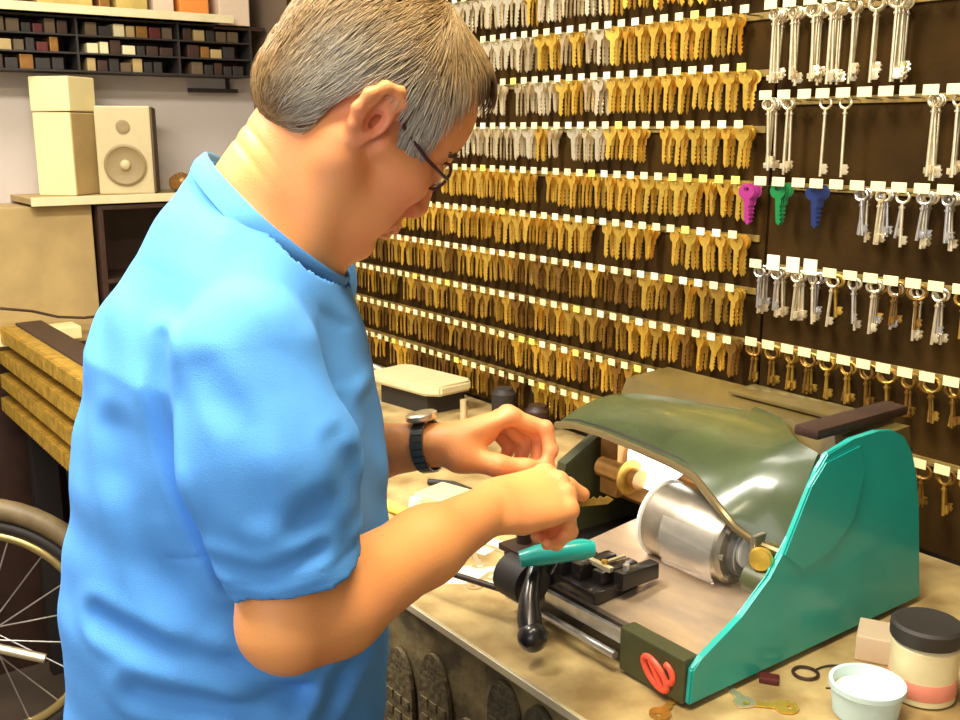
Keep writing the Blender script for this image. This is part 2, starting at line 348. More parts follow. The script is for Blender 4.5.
# hood : a thick smoked shell, swept from the front lip to the back
front = [(-1.205, 1.045, 1.118), (-1.16, 1.04, 1.128), (-1.09, 1.033, 1.133), (-1.0, 1.027, 1.131), (-.93, 1.022, 1.128), (-.885, 1.015, 1.124), (-.845, .995, 1.117), (-.812, .985, 1.105), (-.790, .985, 1.090), (-.765, 1.0, 1.073), (-.7285, 1.012, 1.066)]
back = [(-1.175, 1.16, 1.158), (-1.13, 1.185, 1.168), (-1.07, 1.20, 1.175), (-1.0, 1.20, 1.181), (-.94, 1.19, 1.186), (-.89, 1.17, 1.189), (-.85, 1.15, 1.191), (-.82, 1.12, 1.193), (-.79, 1.09, 1.194), (-.765, 1.07, 1.194), (-.7285, 1.06, 1.190)]
def sheet(bm, A, Bk, n, th, bulge):
    g = []
    for s in (0, 1):
        rows = []
        for j in range(n + 1):
            v = j / n; row = []
            for p, q in zip(A, Bk):
                c = Vector(p).lerp(Vector(q), v); c.z += bulge * math.sin(PI * v) ** .8 - s * th; row.append(bm.verts.new(c))
            rows.append(row)
        g.append(rows)
    m = len(A)
    for s in (0, 1):
        for j in range(n):
            for i in range(m - 1): bm.faces.new((g[s][j][i], g[s][j][i + 1], g[s][j + 1][i + 1], g[s][j + 1][i]))
    for j in range(n):
        for i in (0, m - 1): bm.faces.new((g[0][j][i], g[0][j + 1][i], g[1][j + 1][i], g[1][j][i]))
    for i in range(m - 1):
        for j in (0, n): bm.faces.new((g[0][j][i], g[0][j][i + 1], g[1][j][i + 1], g[1][j][i]))
b = B(); sheet(b, front, back, 10, .005, .012); hood = mo('hood', b, M['hood'], True, label='smoked dark green hood')
b = B(); tube(b, front, .0055, 8); mo('lip', b, M['rim'], True, parent=hood, label='bronze coloured front lip')
b = B(); tube(b, [Vector(p) + Vector((0, .012, .006)) for p in front], .0022, 6); mo('seal', b, M['blackm'], True, parent=hood)
b = B(); prism(b, [(1.15, 1.155), (1.165, 1.186), (1.262, 1.190), (1.285, 1.10), (1.26, 1.10)], -1.17, -.7285, 0); mo('rear_cover', b, M['olive'], True, label='dark olive rear cover')
b = B(); box(b, (-.99, 1.20, 1.190), (-.80, 1.262, 1.197), .003); mo('rear_cover_lid', b, M['olive'], True, label='olive brown rear lid')
b = B(); box(b, (-.785, 1.085, 1.196), (-.748, 1.29, 1.210), .004); mo('top_tray', b, M['darkbr'], True, label='flat dark brown strip along the top')
# drum with motor
X = Matrix.Rotation(PI / 2, 4, 'Y')
b = B(); lathe(b, [(.012, 0), (.046, 0), (.052, .006), (.054, .02), (.054, .12), (.051, .13), (.051, .145), (.046, .15), (.012, .152)], (-.965, 1.035, 1.040), 40, X); dr = mo('drum', b, M['drum'], True, label='grey steel cutter drum')
b = B(); lathe(b, [(.053, 0), (.0565, .002), (.0565, .006), (.053, .008)], (-.958, 1.035, 1.040), 40, X); mo('drum_ring', b, M['white'], True, parent=dr, label='pale ring round the far end')
b = B(); lathe(b, [(.008, 0), (.032, 0), (.036, .003), (.036, .016), (.03, .020), (.014, .021), (.012, .016), (.004, .016)], (-.815, 1.035, 1.040), 36, X); mo('drum_cap', b, M['shield'], True, parent=dr, label='pale translucent end cap')
b = B(); lathe(b, [(.020, 0), (.022, .001), (.022, .006), (.005, .008)], (-.809, 1.035, 1.040), 28, X); mo('cap_boss', b, M['white'], True, parent=dr)
b = B(); cyl(b, (-.80, 1.035, 1.040), (-.7285, 1.035, 1.040), .008); mo('spindle', b, M['steel'], True)
for k in range(8):
    a = 2 * PI * k / 8; b = B(); cyl(b, (-.818, 1.035 + .044 * math.cos(a), 1.040 + .044 * math.sin(a)), (-.809, 1.035 + .044 * math.cos(a), 1.040 + .044 * math.sin(a)), .004, seg=8); mo('cap_screw', b, M['drum'], parent=dr)
# clear guard plate in front of the drum
b = B(); N_ = 12; A1 = [(-.975 + .2 * k / 10, .975, 1.02) for k in range(11)]; 
arc = [(1.035 + .066 * math.cos(a), 1.040 + .066 * math.sin(a)) for a in [math.radians(150 + 9 * k) for k in range(0, 8)]]
arc2 = [(1.035 + .064 * math.cos(a), 1.040 + .064 * math.sin(a)) for a in [math.radians(150 + 9 * k) for k in range(7, -1, -1)]]
prism(b, arc + arc2, -.905, -.815, 0); mo('clear_guard', b, M['shield'], True, label='clear plastic guard over the drum')
# brass knob and dark boss
b = B(); lathe(b, [(.004, 0), (.009, 0), (.009, .006), (.0135, .009), (.0155, .014), (.0135, .020), (.004, .022)], (-.7465, .992, 1.066), 24, Matrix.Rotation(PI / 2, 4, 'X') @ Matrix.Rotation(.35, 4, 'Y')); mo('knob', b, M['brass'], True, label='round brass knob')
b = B(); cyl(b, (-.762, .985, 1.034), (-.7285, .985, 1.034), .019, seg=24); mo('boss', b, M['face'], True)
b = B(); box(b, (-.765, .985, 1.05), (-.758, 1.03, 1.088), .002); mo('bracket', b, M['drum'])
# lamp under the hood
b = B(); pts = [(-1.115, 1.12, 1.118), (-1.10, 1.10, 1.040), (-1.02, 1.085, 1.048), (-.935, 1.06, 1.118)]
vs1 = [b.verts.new(p) for p in pts]; vs2 = [b.verts.new(Vector(p) + Vector((0, .012, .0))) for p in pts]
b.faces.new(vs1); b.faces.new(vs2[::-1])
for i in range(4): b.faces.new((vs1[i], vs1[(i + 1) % 4], vs2[(i + 1) % 4], vs2[i]))
mo('work_light', b, M['lamp'], label='bright white lit work light under the hood')
b = B(); box(b, (-1.16, 1.10, 1.005), (-1.12, 1.135, 1.10), .003); cyl(b, (-1.135, 1.08, 1.06), (-1.05, 1.08, 1.06), .016); mo('tracer_block', b, M['amber'], True)
b = B(); lathe(b, [(.006, 0), (.026, 0), (.028, .004), (.006, .006)], (-1.07, 1.075, 1.062), 30, X); mo('cutting_wheel', b, M['brass2'], True)
# clamp carriage
cg = B(); box(cg, (-1.045, .80, .975), (-.985, .90, 1.0), .003); box(cg, (-1.035, .805, 1.0), (-.99, .86, 1.022), .004); box(cg, (-.985, .85, .978), (-.90, .93, .995), .003); car = mo('clamp_carriage', cg, M['black'], True, label='black clamp carriage')
b = B(); box(b, (-1.04, .80, 1.023), (-.995, .875, 1.032), .002); cyl(b, (-1.02, .83, 1.02), (-1.02, .83, 1.055), .011); mo('clamp_jaw', b, M['darkbr'], True, parent=car)
b = B(); cyl(b, (-1.012, .80, .998), (-.965, .80, .998), .030, seg=28); cyl(b, (-1.018, .80, .998), (-1.012, .80, .998), .022, seg=28); mo('clamp_wheel', b, M['blackm'], True, parent=car)
for i, (x, y) in enumerate(((-.975, .862), (-.948, .872), (-.920, .884), (-.893, .897))):
    b = B(); box(b, (x - .009, y - .012, .995), (x + .009, y + .055, 1.014 + .004 * (i % 2)), .002); mo('clamp_block', b, M['black'], True, parent=car)
    b = B(); cyl(b, (x, y + .002, 1.012), (x, y + .002, 1.026), .0045, seg=10); mo('clamp_bolt', b, M['steel' if i % 2 else 'brass2'], True, parent=car)
b = B(); box(b, (-.955, .88, 1.014), (-.905, .888, 1.021), .001); box(b, (-.93, .888, 1.016), (-.925, .93, 1.02), .001); mo('clamp_gauge', b, M['nickel'], parent=car)
# teal grip
b = B(); tube(b, [(-.955, .770, 1.045), (-.944, .790, 1.049), (-.928, .815, 1.053), (-.912, .840, 1.056), (-.905, .852, 1.056)], .012, 16, rad=[.010, .0135, .014, .0135, .010]); mo('teal_grip', b, M['teal'], True, label='teal plastic grip')
b = B(); cyl(b, (-.965, .83, 1.01), (-.930, .815, 1.050), .006); mo('grip_stem', b, M['black'], True)
# black ball lever
b = B(); tube(b, [(-.972, .815, 1.032), (-.958, .795, 1.018), (-.942, .775, .995), (-.925, .762, .975), (-.915, .757, .965)], .008, 12, rad=[.008, .010, .013, .0165, .0155]); lv = mo('lever', b, M['black'], True, label='glossy black lever')
b = B(); ball(b, (-.911, .756, .960), .0195, (1, 1, 1), 24); mo('lever_ball', b, M['black'], True, parent=lv)
# long black feed rod
b = B(); tube(b, [(-1.01, .80, .970), (-1.10, .775, .968), (-1.165, .760, .9665), (-1.175, .752, .960), (-1.180, .742, .945), (-1.182, .738, .930)], .0045, 10); mo('feed_rod', b, M['darkbr'], True, label='thin dark rod reaching left')
b = B(); cyl(b, (-1.04, .86, .975), (-1.04, .90, .975), .012); box(b, (-1.045, .86, .929), (-1.03, .90, .98), .002); mo('rod_block', b, M['blackm'], parent=None)

# ------------------------------------------------------------------ things on the counter
Z0 = .9203
t = empty('round_tub', (-.598, .998, Z0), 0, 'open pale blue and white round tub at the front corner of the counter', 'tub')
b = B(); lathe(b, [(.030, 0), (.036, .001), (.040, .032), (.0425, .034), (.0425, .040), (.038, .040), (.0365, .034), (.034, .006), (.004, .005)], seg=40); obj('tub_body', b, M['paleblue'], t, True)
b = B(); lathe(b, [(.002, .024), (.033, .024), (.0355, .028), (.030, .031), (.002, .029)], seg=32); obj('contents', b, M['paste'], t, True)
t = empty('lidded_jar', (-.582, 1.088, Z0), 0, 'tall cream jar with dark screw lid at the right edge of the counter', 'jar')
b = B(); lathe(b, [(.034, 0), (.038, .003), (.038, .068), (.033, .074), (.033, .080)], seg=36); obj('jar_body', b, M['cream'], t, True)
b = B(); lathe(b, [(.0395, .074), (.041, .077), (.041, .092), (.037, .095), (.03, .094), (.004, .094)], seg=36); obj('lid', b, M['blackm'], t, True, )
b = B(); lathe(b, [(.0384, .010), (.0388, .011), (.0388, .03), (.0384, .031)], seg=36); obj('label_band', b, M['pink'], t, True)
o = obj('pasteboard_box', box(B(), (-.03, -.028, 0), (.03, .028, .034), .002), M['beige'], loc=(-.665, 1.135, Z0), rot=(0, 0, .5)); tag(o, 'small buff cardboard box between the machine and the jar', 'box')
t = empty('keyring', (-.692, 1.015, Z0), 0, 'loose dark split ring lying by the machine side', 'key ring')
b = B(); tube(b, [(.015 * math.cos(a), .015 * math.sin(a), .0022) for a in [2 * PI * k / 28 for k in range(28)]], .0021, 8, True); obj('ring', b, M['darkbr'], t, True)
t = empty('wire_loop', (-.668, 1.035, Z0), 0, 'thin dark wire loop lying beside the tub', 'wire')
b = B(); tube(b, [(.022 * math.cos(a), .032 * math.sin(a), .0015 + .001 * math.sin(a)) for a in [math.radians(-60 + 10 * k) for k in range(25)]], .0012, 6); obj('loop', b, M['blackm'], t, True)
o = obj('rubber_heel', box(B(), (-.012, -.008, 0), (.012, .008, .008), .002), M['wine'], loc=(-.708, .965, Z0), rot=(0, 0, .6)); tag(o, 'small dark red plug lying against the teal side of the machine', 'plug')
o = obj('black_cable', tube(B(), [(-.66, 1.44, 1.02), (-.655, 1.40, 1.0), (-.64, 1.33, .97), (-.615, 1.26, .945), (-.58, 1.22, .927), (-.5, 1.21, .925), (-.42, 1.25, .925)], .0055, 10), M['black'], smooth=True); tag(o, 'black power cable dropping behind the machine to the counter', 'cable')
for i, (x, y, rz, m, v, w_) in enumerate(((-.735, .80, .3, 'brass2', 0, 'nearest the front edge'), (-.69, .90, 1.2, 'nickel', 1, 'midway along the machine side'), (-.655, .935, 2.3, 'brass', 3, 'nearest the tub'))):
    k = bpy.data.objects.new('loose_key', KM[m][v]); COL.objects.link(k); k.location = (x, y, Z0 + .0016); k.rotation_euler = (PI / 2, 0, rz); tag(k, f'loose key lying flat on the counter, {w_}', 'key', 'loose keys on the counter')
# cream device at the back left, on dark stand
t = empty('desk_scale', (-2.06, 1.345, Z0), math.radians(8), 'cream plastic topped bench scale on a dark stand behind his arm', 'scale')
b = B(); prism(b, [(-.17, -.085), (-.13, -.105), (.13, -.105), (.175, -.07), (.18, .06), (.15, .085), (-.14, .085), (-.175, .06)], .052, .078, 2); bmesh.ops.bevel(b, geom=b.edges[:], offset=.006, segments=2, affect='EDGES'); obj('scale_top', b, M['cream'], t, True)
b = B(); prism(b, [(-.12, -.08), (.12, -.08), (.14, .07), (-.13, .07)], .0, .052, 2); obj('stand', b, M['blackm'], t)
b = B(); tube(b, [(-.20, -.10, .004), (-.205, -.09, .06), (-.19, -.06, .085), (-.172, -.03, .07)], .006, 8); obj('handle', b, M['white'], t, True)
t.scale = (.72, .72, .95)
for i, (x, y, h_, m, lab) in enumerate(((-1.80, 1.40, .085, 'blackm', 'squat black canister behind the watch'), (-1.71, 1.425, .06, 'darkbr', 'short dark brown canister next to the black one'))):
    b = B(); lathe(b, [(.026, 0), (.028, .002), (.028, h_ - .012), (.022, h_ - .006), (.020, h_), (.004, h_)], seg=28); o = obj('canister', b, M[m], None, True, loc=(x, y, Z0)); tag(o, lab, 'canister')
o = obj('glass_tube', cyl(B(), (0, 0, 0), (0, 0, .055), .009, seg=20), M['nickel'], smooth=True, loc=(-1.86, 1.33, Z0)); tag(o, 'slim silver tube standing just right of the cream scale', 'tube')
# yellowish things under the left wrist
o = obj('paper_packet', box(B(), (-.055, -.04, 0), (.055, .04, .022), .003), M['cream'], loc=(-1.44, 1.0, Z0), rot=(0, 0, .25)); tag(o, 'cream packet lying on the counter under his watch', 'packet')
o = obj('paper_packet', box(B(), (-.05, -.045, 0), (.05, .045, .026), .006), M['cream'], loc=(-1.315, 1.03, Z0), rot=(0, 0, .5)); tag(o, 'cream rounded packet right of the black strip, under his left hand', 'packet')
o = obj('marking_tool', cyl(B(), (-.055, 0, .010), (.055, 0, .010), .010, .008, 16), M['yellow'], smooth=True, loc=(-1.43, .90, Z0), rot=(0, 0, .12)); tag(o, 'bright yellow plastic handle lying close to his shirt front', 'handle')
o = obj('white_cap', cyl(B(), (0, 0, 0), (0, 0, .016), .014, .012, 20), M['white'], smooth=True, loc=(-1.47, .945, Z0)); tag(o, 'small white cap beside the yellow handle', 'cap')
o = obj('black_strip', box(B(), (-.10, -.005, 0), (.10, .005, .006), .001), M['blackm'], loc=(-1.375, 1.06, Z0), rot=(0, 0, 1.35)); tag(o, 'narrow black strip filling the gap between the two cream packets', 'bar')  # black strip set in the gap between the packets
o = obj('pliers', tube(B(), [(-.09, .012, .006), (-.04, .02, .006), (0, 0, .007), (.03, -.008, .006), (.05, -.006, .005)], .006, 10), M['blackm'], smooth=True, loc=(-1.47, 1.06, Z0), rot=(0, 0, .5)); tag(o, 'dark bent tool behind the cream packet by his shirt', 'tool')
# bright scraps in front of the machine, left
kk = [(-1.14, .83, .4), (-1.19, .88, 1.1), (-1.22, .81, 2.2), (-1.13, .92, 2.9), (-1.26, .90, .2), (-1.20, .95, 1.8), (-1.30, .85, 2.6)]
for i, (x, y, rz) in enumerate(kk):
    k = bpy.data.objects.new('loose_key', KM['nickel'][i % 4]); COL.objects.link(k); k.location = (x, y, Z0 + .0016); k.rotation_euler = (PI / 2, 0, rz); tag(k, 'silver key lying loose on the counter left of the machine', 'key', 'silver keys scattered left of the machine')
for i, (x, y, rz, lab) in enumerate(((-1.17, .86, .9, 'cream paper slip under the loose silver keys'), (-1.28, .93, .3, 'cream paper slip below his forearm, left of the other'))):
    o = obj('paper_slip', box(B(), (-.05, -.032, -.0004), (.05, .032, 0), 0), M['tagw'], loc=(x, y, Z0 + .0004 - .0001), rot=(0, 0, rz)); tag(o, lab, 'paper slip')

# ------------------------------------------------------------------ far left end of the shop
XW = XL + .002
t = empty('wall_shelf', (-3.2, 1.13, 1.395), 0, 'long cream shelf on the left wall holding the loudspeaker', 'shelf')
obj('shelf_board', box(B(), (-.098, -.42, -.018), (.14, .365, 0), .002), M['khaki'], t)
obj('shelf_edge', box(B(), (.14, -.42, -.022), (.148, .365, .002), .001), M['cream'], t)
for y in (-.3, .28): obj('bracket', box(B(), (-.098, y - .01, -.12), (.04, y + .01, -.018), .002), M['khaki'], t)
# speaker, turned a little
t = empty('loudspeaker', (-3.16, 1.020, 1.3955), math.radians(-24), 'small cream loudspeaker with round cone on the wall shelf', 'loudspeaker')
obj('cabinet', box(B(), (-.075, -.078, 0), (.07, .078, .255), .005), M['speaker'], t, mats=[M['speaker']])
b = B(); box(b, (-.07, .0785, .004), (.066, .083, .25), .001); obj('dark_side', b, M['coned'], t)  # dark plate over the right side of the cabinet
Xf = Matrix.Rotation(PI / 2, 4, 'Y')
b = B(); lathe(b, [(.052, 0), (.058, .003), (.060, .006), (.054, .009), (.046, .004), (.02, -.004 + .006), (.004, .004)], (.070, 0, .085), 36, Xf); c_ = obj('woofer', b, M['cone'], t, True)
b = B(); ball(b, (.074, 0, .085), .016, (.6, 1, 1)); obj('dust_cap', b, M['speaker'], c_, True)
b = B(); lathe(b, [(.014, 0), (.02, .003), (.014, .005), (.003, .003)], (.070, 0, .195), 24, Xf); obj('tweeter', b, M['cone'], t, True)
# pale box at far left
t = empty('storage_box', (-3.19, .855, 1.3955), math.radians(-50), 'tall cream cabinet box with a seam, left of the loudspeaker', 'box')
obj('box_body', box(B(), (-.062, -.062, 0), (.062, .060, .235), .004), M['creamw'], t)
obj('box_lid', box(B(), (-.064, -.064, .238), (.064, .064, .335), .004), M['creamw'], t)
obj('shaded_side', box(B(), (-.060, .0605, .003), (.060, .064, .232), .001), M['khaki'], t)  # khaki colour stands for the shade on the box's right face
# dark lumps on the shelf
for i, (y, w_, h_, m, lab) in enumerate(((1.17, .045, .05, 'amber', 'brown lump of leather on the wall shelf nearest the loudspeaker'), (1.26, .05, .07, 'blackm', 'black bag on the wall shelf, middle of the dark things'), (1.36, .05, .05, 'khaki', 'khaki pouch on the wall shelf nearest the corner'))):
    b = B(); ball(b, (0, 0, h_ * .55), h_, (.9, w_ / h_ * .8, .58), 20)
    for v in b.verts: v.co += Vector(rng.normal(0, .002, 3)); v.co.z = max(v.co.z, 0)
    o = obj('soft_bag', b, M[m], None, True, loc=(-3.13, y, 1.3955)); tag(o, lab, 'bag')
# upper dark rack with rows of small goods
t = empty('wall_rack', (-3.2, 1.1, 1.745), 0, 'dark wall rack with rows of small cartons under a pale shelf edge', 'rack')
obj('rack_back', box(B(), (-.098, -.52, 0), (-.09, .34, .155), 0), M['darkbr'], t)
for k in range(4): obj('rack_shelf', box(B(), (-.09, -.52, .0 + k * .05), (.03, .34, .005 + k * .05), .001), M['blackm'], t)
for y in (-.52, -.2, .1, .335): obj('rack_upright', box(B(), (-.09, y, 0), (.032, y + .006, .155), 0), M['blackm'], t)
obj('top_shelf', box(B(), (-.098, -.56, .162), (.06, .27, .172), .001), M['darkbr'], t); obj('shelf_edge', box(B(), (.06, -.56, .158), (.068, .27, .182), .001), M['cream'], t)
cols = ['blackm', 'darkbr', 'wine', 'amber', 'coned', 'khaki', 'blackm', 'cream', 'blackm', 'darkbr', 'coned', 'darkbr']
for k in range(3):
    y = .595
    n = 0
    while y < 1.40:
        w_ = random.uniform(.028, .046)
        if y + w_ > 1.42: break
        skip = any(abs(y + w_ / 2 - (1.1 + q + .003)) < w_ / 2 + .006 for q in (-.52, -.2, .1, .335))
        if not skip:
            m = random.choice(cols); h_ = random.uniform(.024, .040)
            cn = {'blackm': 'black', 'darkbr': 'dark brown', 'wine': 'dark red', 'amber': 'brown', 'coned': 'dark tan', 'khaki': 'khaki', 'cream': 'cream', 'beige': 'beige'}[m]
            o = obj('small_carton', box(B(), (0, 0, 0), (.09, w_ - .006, h_), .002), M[m], loc=(-3.27, y + .003, 1.745 + .0053 + k * .05)); rn = ('bottom', 'middle', 'top')[k]
            tag(o, f'small {cn} carton in the {rn} row of the dark wall rack', 'carton', f'{cn} cartons {rn} row')
        y += w_
ov = [('gold', .56, .15), ('wine', .73, .05), ('gold', .80, .16), ('amber', .97, .04), ('gold', 1.02, .10), ('beige', 1.13, .07), ('orange', 1.21, .10)]
for i, (m, y, w_) in enumerate(ov):
    cn = {'gold': 'golden', 'wine': 'dark red', 'amber': 'brown', 'beige': 'beige', 'orange': 'orange'}[m]
    o = obj('upper_carton', box(B(), (0, 0, 0), (.11, w_ - .008, .16 + .02 * (i % 3)), .003), M[m], loc=(-3.27, y, 1.9175)); tag(o, f'{cn} carton on the top left shelf, {ORD[i]} from the left', 'carton')
o = obj('upper_carton', box(B(), (0, 0, 0), (.11, .10, .17), .003), M['beige'], loc=(-3.27, 1.335, 1.9)); tag(o, 'pale pink carton alone near the corner above his head', 'carton')
o.location.z = 1.9005
obj_ = obj('corner_shelf', box(B(), (-.098, 0, 0), (.03, .17, .012), .001), M['darkbr'], loc=(-3.2, 1.32, 1.888)); tag(obj_, 'small dark corner shelf above his head by the rack', 'shelf')
o = obj('hanging_cloth', box(B(), (0, 0, 0), (.03, .10, .11), .008), M['wine'], loc=(-3.298, 1.44 - .06, 1.775)); tag(o, 'dark red cloth hanging in the corner under the small shelf', 'cloth')
t = empty('wall_hook', (-3.295, 1.36, 1.70), 0, 'black wall hook with crossbar beside his collar', 'hook')
obj('crossbar', box(B(), (0, -.09, 0), (.03, .07, .012), .001), M['blackm'], t); obj('stem', box(B(), (0, .04, .012), (.012, .05, .09), .001), M['blackm'], t)
o = obj('small_bottle', lathe(B(), [(.02, 0), (.022, .004), (.022, .05), (.010, .07), (.010, .09), (.003, .09)], seg=20), M['cream'], None, True, loc=(-3.18, 1.31, 1.3955)); tag(o, 'little cream bottle behind the bags on the shelf', 'bottle')
# lower cupboard: pale post, dark opening
t = empty('cupboard', (-3.15, 1.1, 0), 0, 'dark open fronted cupboard beside the counter end under the wall shelf', 'cupboard')
obj('back_board', box(B(), (-.145, -.205, .001), (-.135, .385, 1.37), 0), M['darkbr'], t)
for z in (.001, .5, .93, 1.14, 1.355): obj('inner_shelf', box(B(), (-.135, -.195, z), (.09, .385, z + .012), .001), M['darkbr'], t)
obj('end_board', box(B(), (-.145, -.209, .001), (.09, -.195, 1.368), .001), M['darkbr'], t)
t = empty('wall_pillar', (-3.24, .66, 0), 0, 'pale khaki pillar on a dark brown plinth below the shelf at left', 'pillar')
obj('shaft', box(B(), (-.058, -.14, .971), (.15, .222, 1.370), .003), M['khaki'], t)
obj('plinth', box(B(), (-.058, -.45, .0), (.16, .222, .970), .003), M['darkbr'], t)
o = obj('wall_ledge', box(B(), (-.02, -.17, 0), (.07, .08, .035), .003), M['creamw'], loc=(-3.065, .72, 1.0)); tag(o, 'short bright cream ledge at the left above the slanted brass rows', 'ledge')
o = obj('loose_wire', tube(B(), [(-3.04, .60, 1.10), (-3.035, .68, 1.085), (-3.04, .75, 1.06), (-3.04, .82, 1.05), (-3.04, .90, 1.05)], .004, 8), M['darkbr'], smooth=True); tag(o, 'thin brown wire strung across the khaki post', 'wire')
# rack of brass ribbed rows beside the man
t = empty('display_stand', (-2.47, .60, 0), 0, 'low stand with stepped ribbed brass rows behind the man at far left', 'display stand')
obj('stand_body', box(B(), (-.55, .03, .77), (.38, .10, 1.060), .004), M['darkbr'], t)
for x in (-.53, .36): obj('leg', box(B(), (x - .02, .03, 0), (x + .02, .10, .77), .002), M['blackm'], t)
for k in range(4):
    b = B(); z = 1.055 - k * .066
    box(b, (-.55, -.005 - .004 * k, z - .04), (.38, .03, z), .004)
    for j in range(46): x = -.54 + .02 * j; cyl(b, (x, -.008 - .004 * k, z - .038), (x, -.008 - .004 * k, z - .002), .008, seg=10)
    obj('brass_row', b, M['brassrow'], t, True)
# spoked wheel
t = empty('spoked_wheel', (-2.62, .40, 0), 0, 'large spoked wheel with tan tyre standing at the left edge behind the man', 'wheel')
ax = Vector((math.cos(math.radians(-30)), math.sin(math.radians(-30)), .04)).normalized(); q = ax.to_track_quat('Z', 'Y').to_matrix().to_4x4(); cw = Vector((0, .0, .357))
def ring(r, tr, m, name, seg=56):
    b = B(); tube(b, [cw + q.to_3x3() @ Vector((r * math.cos(a), r * math.sin(a), 0)) for a in [2 * PI * k / seg for k in range(seg)]], tr, 12, True); return obj(name, b, m, t, True)
ring(.328, .027, M['tyre'], 'tyre'); ring(.262, .012, M['rimw'], 'rim'); ring(.288, .016, M['blackm'], 'inner_tyre')
b = B(); cyl(b, cw - ax * .05, cw + ax * .05, .022); obj('hub', b, M['steel'], t, True)
for k in range(18):
    a = 2 * PI * k / 18; b = B(); cyl(b, cw + ax * (.03 if k % 2 else -.03), cw + q.to_3x3() @ Vector((.258 * math.cos(a + .2), .258 * math.sin(a + .2), 0)), .002, seg=6); obj('spoke', b, M['steel'], t)
b = B(); tube(b, [cw + ax * .05 + Vector((0, 0, 0)), cw + ax * .05 + q.to_3x3() @ Vector((.16, -.05, 0))], .012, 10); obj('crank', b, M['nickel'], t, True)

# ------------------------------------------------------------------ the man : smooth-union distance fields meshed with surface nets
A3 = lambda *p: np.array(p, float)
class Prim:
    def __init__(s, kind, k, bc, br, f, op='u'): s.kind, s.k, s.bc, s.br, s.f, s.op = kind, k, np.array(bc, float), br, f, op
def rc(a, b, ra, rb, k=.01, sc_=None, op='u'):
    """tapered capsule; sc_ = (axis vector, scale) squashes space along one axis"""
    a = np.array(a, float); b = np.array(b, float)
    S = None
    if sc_ is not None:
        u = np.array(sc_[0], float); u /= np.linalg.norm(u); S = np.eye(3) + (1 / sc_[1] - 1) * np.outer(u, u); a2, b2 = S @ a, S @ b
    else: a2, b2 = a, b
    ba = b2 - a2; L2 = max(ba @ ba, 1e-12)
    def f(P):
        Q = P @ S.T if S is not None else P
        pa = Q - a2; t = np.clip(pa @ ba / L2, 0, 1); return np.sqrt(((pa - t[:, None] * ba) ** 2).sum(1)) - (ra + (rb - ra) * t)
    m = max(1, sc_[1] if sc_ is not None else 1)
    return Prim('rc', k, (a + b) / 2, np.linalg.norm(b - a) / 2 + max(ra, rb) * m, f, op)
def ell(c, r, R=None, k=.01, op='u'):
    c = np.array(c, float); r = np.array(r, float); Rm = np.eye(3) if R is None else R
    def f(P):
        q = (P - c) @ Rm; k0 = np.sqrt(((q / r) ** 2).sum(1)); k1 = np.sqrt(((q / r ** 2) ** 2).sum(1)); return k0 * (k0 - 1) / np.maximum(k1, 1e-9)
    return Prim('ell', k, c, r.max(), f, op)
def chain(pts, rad, k=.01, **kw): return [rc(pts[i], pts[i + 1], rad[i], rad[i + 1], k, **kw) for i in range(len(pts) - 1)]
def smin(a, b, k):
    h = np.maximum(k - np.abs(a - b), 0) / k; return np.minimum(a, b) - h * h * k * .25
def smax(a, b, k): return -smin(-a, -b, k)
def evalp(prims, P, sel=None):
    d = np.full(len(P), 1e3)
    for i, p in enumerate(prims):
        if sel is not None and not sel[i]: continue
        q = p.f(P); d = smin(d, q, p.k) if p.op == 'u' else smax(d, -q, p.k)
    return d
